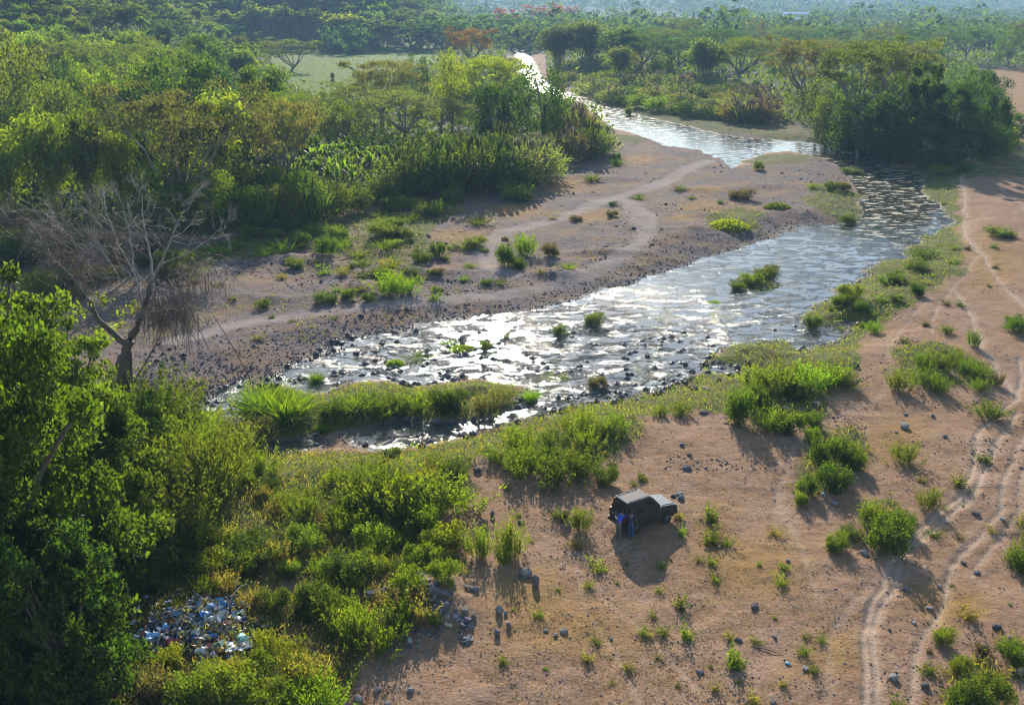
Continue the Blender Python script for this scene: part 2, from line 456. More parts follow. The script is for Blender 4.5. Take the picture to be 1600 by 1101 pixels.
# ---------------------------------------------------------------- the river
def water_material():
    t = NT('river_water'); P = t.pos()
    st = t.n('Mapping', 0, {'Vector': P, 'Rotation': (0, 0, math.radians(-38)), 'Scale': (.75, 1.25, 1)})
    rip = t.noise(2.7, 5, .62, st, dist=1.0)
    rip2 = t.noise(5.5, 3, .6, st)
    calm = t.noise(.52, 5, .66, st, dist=.6)
    act = t.math('MULTIPLY', t.rng(calm, .485, .575, .05, 1.0), t.attr('rapid'))
    h = t.math('ADD', t.math('MULTIPLY', rip, .75), t.math('MULTIPLY', rip2, .28))
    h = t.math('MULTIPLY', h, act)
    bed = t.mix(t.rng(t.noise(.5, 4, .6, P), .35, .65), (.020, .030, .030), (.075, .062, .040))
    alg_glare = t.math('MULTIPLY', t.rng(t.noise(.55, 5, .7, st), .53, .60), t.attr('algae_glare'))
    bed = t.mix(alg_glare, bed, (.27, .24, .14))  # algae mats, with pale sky glare painted into their colour
    nrm = t.bump(h, 1.0, .20)
    return t.surf(t.princ(Base_Color=bed, Roughness=t.math('ADD', t.attr('far_rough'), t.math('MULTIPLY', alg_glare, .85)), IOR=1.33, Normal=nrm, **{'Specular_IOR_Level': .62}))

# water sheet: the terrain rows again, only where the river can show
keep = (GDW < 1.6)
cell = keep[:-1, :-1] | keep[1:, :-1] | keep[:-1, 1:] | keep[1:, 1:]
cell &= (GY[:-1, :-1] < 700) & (GY[:-1, :-1] > 30)
wf = tf.reshape(NR - 1, NC - 1, 4)[cell]
used = np.unique(wf)
remap = np.full(NR * NC, -1); remap[used] = np.arange(len(used))
wx_, wy_ = GX.ravel()[used], GY.ravel()[used]
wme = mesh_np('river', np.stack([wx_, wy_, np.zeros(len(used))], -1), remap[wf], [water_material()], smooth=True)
wpx, wpy = project(wx_, wy_, np.zeros(len(used)))
rapid = .24 + 1.0 * np.exp(-((wpx - 800) / 400) ** 2) * sstep(440, 500, wpy) + .35 * sstep(150, 110, wpy)
pool = np.clip(1.4 * np.exp(-((wpx - 1400) / 125) ** 2 - ((wpy - 300) / 62) ** 2), 0, 1)
rapid = np.clip(rapid * (1 - .96 * pool), .012, 1.2) * np.where((wpy < 240) & (wpx < 1250) & (wpy > 135), .22, 1.0)
a = wme.attributes.new('rapid', 'FLOAT', 'POINT'); a.data.foreach_set('value', rapid.astype(np.float32))
alg_glare = 1.2 * np.exp(-((wpx - 1395) / 75) ** 2 - ((wpy - 310) / 55) ** 2) + .5 * np.exp(-((wpx - 1230) / 60) ** 2 - ((wpy - 232) / 12) ** 2) + .25
a = wme.attributes.new('algae_glare', 'FLOAT', 'POINT'); a.data.foreach_set('value', np.clip(alg_glare, 0, 1).astype(np.float32))
a = wme.attributes.new('far_rough', 'FLOAT', 'POINT'); a.data.foreach_set('value', (.05 + .09 * sstep(250, 205, wpy) * (wpx < 1290)).astype(np.float32))
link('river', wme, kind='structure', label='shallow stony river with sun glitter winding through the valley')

# ---------------------------------------------------------------- plant materials
def leaf_material(name, trans=.54, rough=.6, spec=.2, var=.38, warm=(2.1, 2.2, .42)):
    t = NT(name)
    oi = t.n('ObjectInfo', 1)
    isl = t.n('NewGeometry', 8)
    cl = t.noise(.45, 2, .5, t.objpos())
    k = t.math('ADD', t.rng(isl, 0, 1, 1 - var, 1 + var), t.rng(cl, .3, .7, -.22, .22))
    c = t.mix(1.0, oi, t.n('CombineColor', 0, {0: k, 1: k, 2: k}), 'MULTIPLY')
    c = t.mix(t.rng(t.n('TexWhiteNoise', 0, {'W': isl}, noise_dimensions='1D'), .75, 1.0, 0, .5), c, t.mix(1.0, c, (1.35, 1.15, .7), 'MULTIPLY'))
    tc = t.mix(1.0, c, warm, 'MULTIPLY')
    p = t.princ(Base_Color=c, Roughness=rough, **{'Specular_IOR_Level': spec})
    tr = t.n('BsdfTranslucent', 0, {'Color': tc})
    return t.surf(t.n('MixShader', 0, {0: trans, 1: p, 2: tr}))
LEAF = leaf_material('leaf', spec=.12)
FARLEAF = leaf_material('far_leaf', trans=.6, rough=1.0, spec=0.0, var=.4)
GRASSM = leaf_material('grass_blade', trans=.55, rough=.7, spec=.1, var=.4)
PLUME = leaf_material('plume', trans=.45, rough=.9, spec=.05, var=.2, warm=(1.1, 1.0, .9))
def bark_material(name, a, b):
    t = NT(name)
    P = t.objpos()
    n = t.noise(3.0, 4, .6, t.n('Mapping', 0, {'Vector': P, 'Scale': (3, 3, .6)}))
    return t.surf(t.princ(Base_Color=t.mix(t.rng(n, .3, .7), a, b), Roughness=.9, Normal=t.bump(n, .6, .05)))
BARK = bark_material('bark', (.085, .065, .05), (.20, .165, .13))
DEADWOOD = bark_material('dead_wood', (.15, .13, .115), (.34, .31, .285))
DARKBARK = bark_material('dark_bark', (.055, .04, .03), (.15, .115, .085))
CULM = bark_material('bamboo_culm', (.12, .12, .04), (.22, .20, .08))

# ---------------------------------------------------------------- plant geometry (numpy, metres)
def unit(v): return v / (np.linalg.norm(v, axis=-1, keepdims=True) + 1e-9)
def kites(c, a, ln, wd, r, tilt=None):
    """leaf-sized kites at c along unit a; ln, wd arrays"""
    n = len(c)
    b = unit(np.cross(a, unit(r.normal(size=(n, 3)))))
    ln = np.broadcast_to(ln, n)[:, None]; wd = np.broadcast_to(wd, n)[:, None]
    nn = np.cross(a, b)
    v = np.stack([c - a * ln * .5, c + b * wd * .5 - a * ln * .08 + nn * wd * .12, c + a * ln * .5, c - b * wd * .5 - a * ln * .08 + nn * wd * .12], 1).reshape(-1, 3)
    return v, np.arange(n * 4).reshape(n, 4)
def tube(pts, rad, sides=6):
    pts = np.asarray(pts, float); n = len(pts); rad = np.broadcast_to(rad, n)
    d = np.gradient(pts, axis=0); d = unit(d)
    ref = np.where(np.abs(d[:, 2:3]) > .9, np.array([[1., 0, 0]]), np.array([[0., 0, 1]]))
    u = unit(np.cross(d, ref)); w = np.cross(d, u)
    an = np.linspace(0, 2 * np.pi, sides, endpoint=False)
    v = pts[:, None] + rad[:, None, None] * (np.cos(an)[None, :, None] * u[:, None] + np.sin(an)[None, :, None] * w[:, None])
    v = v.reshape(-1, 3)
    i = np.arange(n - 1)[:, None] * sides; j = np.arange(sides)[None]; k = (j + 1) % sides
    f = np.stack([i + j, i + k, i + sides + k, i + sides + j], -1).reshape(-1, 4)
    return v, f
class Geo:
    def __init__(s): s.v, s.f, s.m, s.n = [], [], [], 0
    def add(s, vf, mi=0):
        v, f = vf
        s.v.append(v); s.f.append(f + s.n); s.m.append(np.full(len(f), mi)); s.n += len(v)
        return s
    def mesh(s, name, mats, smooth=False):
        return mesh_np(name, np.concatenate(s.v), s.f, mats, np.concatenate(s.m), smooth)
def curve(p0, p1, bend, n=6, r=None, wob=0.0):
    t = np.linspace(0, 1, n)[:, None]
    p = np.asarray(p0) * (1 - t) + np.asarray(p1) * t + np.asarray(bend) * (t * (1 - t) * 4)
    if wob: p[1:-1] += r.normal(size=(n - 2, 3)) * wob
    return p
def puff(c, r3, n, r, size, asp=.55, up=.25, shell=.5):
    d = unit(r.normal(size=(n, 3)))
    lump = 1 + .22 * np.sin(d[:, 0] * 5 + c[0] * 3) * np.sin(d[:, 1] * 5 + c[1] * 3) + .15 * r.normal(size=n)
    rad = (shell + (1 - shell) * r.random(n) ** .6) * lump
    p = np.asarray(c) + d * rad[:, None] * np.asarray(r3)
    a = unit(d * .6 + r.normal(size=(n, 3)) * .8 + np.array([0, 0, up]))
    s = size * (.6 + .8 * r.random(n))
    return kites(p, a, s, s * asp, r)

def g_dense(seed, H=12, Wd=12, puffs=46, per=150, leaf=.45, zlo=.12, loose=.0, prk=1.0):
    r = np.random.default_rng(seed); G = Geo(); T = Geo()
    R = Wd / 2
    T.add(tube(curve((0, 0, -.4), (r.normal() * .4, r.normal() * .4, H * .55), (.3, .2, 0), 6, r, .08), np.linspace(.38, .16, 6) * H / 12))
    sx, sy = r.uniform(-.15, .15, 2)
    for i in range(puffs):
        ph = r.uniform(0, 2 * np.pi); u = r.random()
        zz = zlo + (1 - zlo) * u
        prof = np.sin(np.pi * min(1, (1 - (zz - zlo) / (1 - zlo)) * .62 + .14)) ** .8
        rr = R * prof * (.55 + .45 * r.random()) * (1 + .25 * np.sin(ph * 3 + seed))
        pr = r.uniform(.13, .20) * Wd * (1 - .25 * u) * prk
        c = np.array([np.cos(ph) * rr + sx * zz * R, np.sin(ph) * rr + sy * zz * R, H * zz * .90 + r.normal() * .3])
        c[2] = max(c[2], pr * .5)
        G.add(puff(c, (pr, pr, pr * .8), per, r, leaf, .6, .25, .35 + loose))
        if i % 5 == 0:
            T.add(tube(curve((0, 0, H * .25), c, (0, 0, H * .06), 5, r, .1), np.linspace(.16, .04, 5) * H / 12, 5))
    return T, G
def g_rain(seed, H=14, Wd=22, puffs=70, per=120, leaf=.40, trunk=.28, forked=True):
    r = np.random.default_rng(seed); G = Geo(); T = Geo()
    R = Wd / 2
    fk = np.array([r.normal() * .5, r.normal() * .5, H * trunk])
    T.add(tube(curve((0, 0, -.4), fk, (.2, .1, 0), 5, r, .06), np.linspace(.55, .40, 5) * H / 14, 7))
    nl = 8
    tips = []
    for i in range(nl):
        ph = 2 * np.pi * (i + r.random() * .6) / nl
        e = np.array([np.cos(ph) * R * .62, np.sin(ph) * R * .62, H * r.uniform(.74, .86)])
        p = curve(fk, e, (0, 0, -H * .06), 7, r, .18)
        T.add(tube(p, np.linspace(.27, .07, 7) * H / 14, 5))
        for k in range(4):
            q = p[r.integers(3, 7)]
            e2 = q + np.array([np.cos(ph + r.normal() * .8), np.sin(ph + r.normal() * .8), r.uniform(.2, .7)]) * R * r.uniform(.2, .42)
            T.add(tube(curve(q, e2, (0, 0, .2), 4, r, .1), np.linspace(.09, .03, 4) * H / 14, 4))
            tips.append(e2)
    for i in range(puffs):
        ph = r.uniform(0, 2 * np.pi); rr = R * np.sqrt(r.random()) * (.85 + .2 * np.sin(ph * 4 + seed))
        top = H * (1 - .30 * (rr / R) ** 2.2)
        z = top - r.random() ** 2 * H * .16 - .5
        c = np.array([np.cos(ph) * rr, np.sin(ph) * rr, z])
        if i < len(tips): c = tips[i] + np.array([0, 0, .4]); c[2] = min(c[2], H)
        pr = r.uniform(.07, .12) * Wd
        G.add(puff(c, (pr, pr, pr * .30), per, r, leaf, .5, .1, .15))
    return T, G
def g_bamboo(seed, H=13, Wd=9, culms=34, per=150, leaf=.75):
    r = np.random.default_rng(seed); G = Geo(); T = Geo()
    for i in range(culms):
        ph = r.uniform(0, 2 * np.pi); b = np.array([np.cos(ph), np.sin(ph), 0]) * r.random() * Wd * .14
        h = H * r.uniform(.55, 1.0); out = Wd * .5 * r.uniform(.15, 1.0); pa = ph + r.normal() * .5
        t = np.linspace(0, 1, 9)
        rad = out * t ** 2.4
        p = np.stack([b[0] + np.cos(pa) * rad, b[1] + np.sin(pa) * rad, h * (np.sin(t * 1.9) / np.sin(1.571)) * 1.0], 1)
        p[:, 2] = h * np.where(t < .82, np.sin(t / .82 * np.pi / 2), 1 - (t - .82) ** 1.0 * (.9 + .5 * r.random()))
        p[0, 2] = -.3
        T.add(tube(p, np.linspace(.06, .02, 9), 4))
        tt = .28 + .72 * r.random(per) ** .75
        k = tt * 8; k0 = np.clip(k.astype(int), 0, 7); fr = (k - k0)[:, None]
        q = p[k0] * (1 - fr) + p[k0 + 1] * fr
        spread = (.25 + .95 * np.sin(np.clip(tt, 0, 1) * np.pi) * .9)[:, None]
        q = q + r.normal(size=(per, 3)) * spread * np.array([.75, .75, .6])
        a = unit(np.array([np.cos(pa) * .5, np.sin(pa) * .5, -.55]) + r.normal(size=(per, 3)) * .45)
        s = leaf * (.6 + .8 * r.random(per))
        G.add(kites(q, a, s, s * .26, r))
    return T, G
def blades(base, dirs, ln, wd, droop, r, seg=4):
    """arching ribbon blades: base (n,3), dirs (n,3) start direction"""
    n = len(base)
    t = np.linspace(0, 1, seg + 1)
    ln = np.broadcast_to(ln, n); wd = np.broadcast_to(wd, n); droop = np.broadcast_to(droop, n)
    hor = unit(dirs * np.array([1, 1, 0.0]) + 1e-6)
    side = unit(np.cross(dirs, np.array([0, 0, 1.0])) + r.normal(size=(n, 3)) * .3)
    P = base[:, None] + dirs[:, None] * (ln[:, None] * t)[..., None]
    P = P + hor[:, None] * (droop * ln)[:, None, None] * (t ** 2)[None, :, None] * .5 - np.array([0, 0, 1.0]) * ((droop * ln)[:, None] * (t ** 2.2))[..., None] * .75
    w = wd[:, None] * (np.array([.6, 1, .85, .55, .06]) if seg == 4 else np.interp(t, [0, .3, 1], [.6, 1, .05]))[None]
    L = P - side[:, None] * w[..., None] * .5; Rr = P + side[:, None] * w[..., None] * .5
    v = np.stack([L, Rr], 2).reshape(-1, 3)
    o = (np.arange(n) * (seg + 1) * 2)[:, None] + (np.arange(seg) * 2)[None]
    f = np.stack([o, o + 1, o + 3, o + 2], -1).reshape(-1, 4)
    return v, f
def g_reed(seed, H=4.6, Wd=5.5, n=260, plumes=34, wd=.13):
    r = np.random.default_rng(seed); G = Geo()
    b = r.normal(size=(n, 3)) * np.array([Wd * .19, Wd * .19, 0])
    d = unit(np.stack([b[:, 0] / Wd * 1.1 + r.normal(size=n) * .22, b[:, 1] / Wd * 1.1 + r.normal(size=n) * .22, np.ones(n)], 1))
    b[:, 2] = r.random(n) ** .8 * H * .45 - .2
    ln = (H - b[:, 2]) * r.uniform(.45, 1.0, n)
    G.add(blades(b, d, ln, wd * (.7 + .6 * r.random(n)), r.uniform(.15, .75, n), r))
    # leafy sprays along the canes
    m = n * 4
    q = r.normal(size=(m, 3)) * np.array([Wd * .24, Wd * .24, 0]); q[:, 2] = H * (.12 + .75 * r.random(m)) * (1 - .5 * np.hypot(q[:, 0], q[:, 1]) / Wd)
    a = unit(np.stack([q[:, 0] + r.normal(size=m), q[:, 1] + r.normal(size=m), r.normal(size=m) * .8 + .3], 1))
    s = r.uniform(.5, 1.0, m) * H * .2
    G.add(kites(q, a, s, s * .2, r))
    if plumes:
        k = plumes
        q = r.normal(size=(k, 3)) * np.array([Wd * .25, Wd * .25, 0])
        lean = unit(np.stack([q[:, 0] / Wd + r.normal(size=k) * .12, q[:, 1] / Wd + r.normal(size=k) * .12, np.ones(k)], 1))
        z = H * r.uniform(.86, 1.08, k) * (1 - .35 * np.hypot(q[:, 0], q[:, 1]) / (Wd * .5))
        q[:, 2] = z
        for off in (0, 1, 2):
            G.add(kites(q + lean * .05 + r.normal(size=(k, 3)) * .05, unit(lean + r.normal(size=(k, 3)) * .15), H * .20, H * .055, r), 1)
    return G
def g_bush(seed, H=1.5, Wd=2.2, puffs=16, per=170, leaf=.12, asp=.55, sprig=True):
    r = np.random.default_rng(seed); G = Geo()
    for i in range(puffs):
        ph = r.uniform(0, 2 * np.pi); rr = Wd * .5 * np.sqrt(r.random()) * .75
        top = H * (1 - .5 * (rr / (Wd * .5)) ** 2)
        pr = Wd * r.uniform(.15, .24)
        c = (np.cos(ph) * rr, np.sin(ph) * rr, max(pr * .4, top * r.uniform(.35, .95) - pr * .4))
        G.add(puff(c, (pr, pr, pr * .9), per, r, leaf, asp, .5, .2))
    if sprig:
        n = 46
        b = r.normal(size=(n, 3)) * np.array([Wd * .12, Wd * .12, 0])
        d = unit(np.stack([b[:, 0] * 2 / Wd + r.normal(size=n) * .3, b[:, 1] * 2 / Wd + r.normal(size=n) * .3, np.ones(n)], 1))
        G.add(blades(b, d, H * r.uniform(.7, 1.15, n), .035, r.uniform(0, .3, n), r))
    return G
def g_feather(seed, H=1.8, Wd=2.6, stems=62, per=30, leaf=.145):
    """upright feathery weed: many thin stems with short needle sprays"""
    r = np.random.default_rng(seed); G = Geo()
    b = r.normal(size=(stems, 3)) * np.array([Wd * .17, Wd * .17, 0])
    d = unit(np.stack([b[:, 0] * 1.6 / Wd + r.normal(size=stems) * .22, b[:, 1] * 1.6 / Wd + r.normal(size=stems) * .22, np.ones(stems)], 1))
    ln = H * r.uniform(.5, 1.05, stems)
    G.add(blades(b, d, ln, .04, r.uniform(0, .35, stems), r))
    t = r.uniform(.2, 1.0, (stems, per))
    q = (b[:, None] + d[:, None] * (ln[:, None] * t)[..., None]).reshape(-1, 3) + r.normal(size=(stems * per, 3)) * .07 * Wd / 2.6
    a = unit(np.repeat(d, per, 0) + r.normal(size=(stems * per, 3)) * .55)
    s = leaf * r.uniform(.6, 1.5, stems * per)
    G.add(kites(q, a, s, s * .42, r))
    return G
def g_tuft(seed, H=1.0, Wd=1.2, n=130, wd=.035, droop=.6):
    r = np.random.default_rng(seed); G = Geo()
    b = r.normal(size=(n, 3)) * np.array([Wd * .13, Wd * .13, 0]); b[:, 2] = -.05
    d = unit(np.stack([b[:, 0] * 3 / Wd + r.normal(size=n) * .32, b[:, 1] * 3 / Wd + r.normal(size=n) * .32, np.ones(n)], 1))
    G.add(blades(b, d, H * r.uniform(.45, 1.1, n), wd, r.uniform(.1, droop, n), r))
    return G
def g_weed(seed, H=.8, Wd=1.0, stems=30, per=9, leaf=.09):
    """ragged low weed: a few uneven leaning stems with sparse leaves, some runners on the ground"""
    r = np.random.default_rng(seed); G = Geo()
    off = r.normal(size=2) * .15
    b = r.normal(size=(stems, 3)) * np.array([Wd * .10, Wd * .10, 0])
    d = unit(np.stack([r.normal(size=stems) * .55, r.normal(size=stems) * .55, np.full(stems, .8)], 1))
    ln = H * r.uniform(.2, 1.1, stems) ** 1.2
    G.add(blades(b, d, ln, .022, r.uniform(0, .8, stems), r))
    t = r.uniform(.2, 1.0, (stems, per))
    q = (b[:, None] + d[:, None] * (ln[:, None] * t)[..., None]).reshape(-1, 3) + r.normal(size=(stems * per, 3)) * .05
    q[:, 2] = np.abs(q[:, 2])
    s = leaf * r.uniform(.5, 1.6, stems * per)
    G.add(kites(q, unit(r.normal(size=q.shape) + np.array([0, 0, .4])), s, s * .5, r))
    n = 60
    q = r.normal(size=(n, 3)) * np.array([Wd * .2, Wd * .2, 0]); q[:, 2] = .02
    G.add(kites(q, unit(r.normal(size=(n, 3)) * np.array([1, 1, .2])), leaf * 1.3, leaf * .5, r))
    return G
def g_mat(seed, Wd=2.0, n=640, leaf=.13, H=.22):
    """low creeping cushion"""
    r = np.random.default_rng(seed); G = Geo()
    rr = np.sqrt(r.random(n)) * Wd * .5; ph = r.uniform(0, 2 * np.pi, n)
    q = np.stack([np.cos(ph) * rr, np.sin(ph) * rr, H * (1 - (rr / (Wd * .5)) ** 2) * (.3 + .7 * r.random(n)) + .02], 1)
    a = unit(np.stack([r.normal(size=n), r.normal(size=n), np.abs(r.normal(size=n)) * .7], 1))
    s = leaf * r.uniform(.6, 1.5, n)
    G.add(kites(q, a, s, s * .6, r))
    return G
def g_dead(seed, H=8, spread=.5, depth=4, r0=.2, twigs=5):
    r = np.random.default_rng(seed); T = Geo()
    def grow(p, d, ln, rad, k):
        e = p + d * ln
        T.add(tube(curve(p, e, r.normal(size=3) * ln * .06, 4, r, ln * .02), np.linspace(rad, rad * .62, 4), 5 if rad > .04 else 3))
        if k == 0: return
        for i in range(r.integers(2, 4) if k > 1 else twigs):
            nd = unit(d + r.normal(size=3) * spread + np.array([0, 0, .12]))
            grow(p + d * ln * r.uniform(.55, 1.0), nd, ln * r.uniform(.5, .78), rad * .6, k - 1)
    grow(np.array([0, 0, -.2]), unit(np.array([r.normal() * .1, r.normal() * .1, 1])), H * .32, r0, depth)
    return T

# ---------------------------------------------------------------- colours of foliage (albedo)
CC = dict(dark=(.030, .058, .014), mid=(.056, .087, .018), bright=(.092, .126, .020), yellow=(.130, .160, .022), olive=(.070, .090, .022),
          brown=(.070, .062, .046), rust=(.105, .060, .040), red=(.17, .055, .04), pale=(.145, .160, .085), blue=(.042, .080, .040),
          straw=(.155, .135, .065), grey=(.105, .110, .065), lime=(.108, .165, .020), tan=(.125, .105, .075))
def tint(c, amt=.14):
    k = 1 + rnd.uniform(-amt, amt)
    return tuple(max(.01, v * k * (1 + rnd.uniform(-amt, amt) * .5)) for v in (CC[c] if isinstance(c, str) else c))

# archetype meshes: kind -> list of (trunk mesh | None, crown mesh, native height, native width)
ARCH = {}
def reg(kind, T, G, H, Wd, tm=BARK, gm=(None,)):
    gm = [LEAF] if gm == (None,) else list(gm)
    ARCH.setdefault(kind, []).append((T.mesh(kind + '_trunk', [tm], True) if T else None, G.mesh(kind + '_crown', gm), H, Wd))
for s in (1, 2, 3, 4): reg('dense', *g_dense(s), 12, 12.5)
for s in (5, 6): reg('loose', *g_dense(s, 12, 11, 40, 95, .42, .2, .15), 12, 11.5)
for s in (11, 12, 13): reg('rain', *g_rain(s), 14, 22)
for s in (15, 16): reg('umbrella', *g_rain(s, 12, 19, 60, 110, .4, .12), 12, 19)
for s in (21, 22, 23): reg('bamboo', *g_bamboo(s), 13, 10, CULM)
for s in (31, 32): reg('column', *g_dense(s, 18, 9, 60, 140, .5, .05), 18, 9.5)
for s in (41, 42, 43): reg('reed', None, g_reed(s), 4.7, 5.5, BARK, (LEAF, PLUME))
for s in (45, 46): reg('cane', None, g_reed(s, plumes=6), 4.7, 5.5, BARK, (LEAF, PLUME))
for s in (51, 52, 53): reg('bush', None, g_bush(s), 1.5, 2.2)
for s in (54, 55): reg('bigbush', None, g_bush(s, 3, 4, 26, 110, .3), 3, 4)
for s in (56, 57, 58): reg('feather', None, g_feather(s), 1.8, 2.4, BARK, (GRASSM,))
for s in (59, 60): reg('brush', None, g_feather(s, 5, 3.6, 130, 44, .21), 5, 3.6, BARK, (GRASSM,))
for s in (61, 62, 63): reg('tuft', None, g_tuft(s), 1.0, 1.2, BARK, (GRASSM,))
for s in (64, 65): reg('tallgrass', None, g_tuft(s, 2.6, 2.6, 420, .06, .7), 2.6, 3.0, BARK, (GRASSM,))
for s in (85, 86, 87, 88): reg('weed', None, g_weed(s), .8, 1.0, BARK, (GRASSM,))
for s in (66, 67, 68): reg('mat', None, g_mat(s), .25, 2.0)
for s in (71, 72): reg('fardense', *g_dense(s, 12, 13, 26, 80, .9), 12, 13, BARK, (FARLEAF,))
for s in (73,): reg('farrain', *g_rain(s, 13, 20, 40, 60, .85), 13, 20, BARK, (FARLEAF,))
for s in (74,): reg('farbamboo', *g_bamboo(s, 14, 11, 22, 80, 1.3), 14, 11, CULM, (FARLEAF,))
for s in (81, 82): 
    T = g_dead(s, 5, .5, 3, .08)
    ARCH.setdefault('bare', []).append((None, T.mesh('bare_branches', [DEADWOOD], True), 5, 3.5))

# ---------------------------------------------------------------- placing plants as things
REG = []       # [object, phrase, where, px, category] -> labels are written at the end
PART_OF = {'dense': 'crown', 'loose': 'crown'}
def plant(kind, name, px, by, ty, wpx, col, phrase, where, cat, group=None, variant=None, xyz=None, crown='crown', label=None, gcol=None):
    """a plant whose foot is seen at pixel (px, by), top at ty, wpx pixels wide"""
    x, y, z = xyz or place(px, by)
    z = max(z, -.04)                                   # plants in the river stand at the water line
    s = scale_at(x, y, z)
    _, ry_, rz_ = ray(px, ty)
    h = max(.12, CAM_H + rz_ / ry_ * y - z)
    w = wpx / s
    arch = ARCH[kind]
    T, G, H, Wd = arch[rnd.randrange(len(arch)) if variant is None else variant % len(arch)]
    sc = (w / Wd, w / Wd, h / H)
    rz = rnd.uniform(0, 6.28)
    c = tint(col)
    if T is None:
        o = link(name, G, None, (x, y, z - .03), rz, sc, c)
    else:
        o = link(name, None, None, (x, y, z - .1), rz, sc)
        o.empty_display_size = .5
        link('trunk', T, o)
        link(crown, G, o, color=c)
    o['category'] = cat
    if group: o['group'] = group
    if label: o['label'] = label
    else: REG.append([o, phrase, where, px, cat, group])
    return o

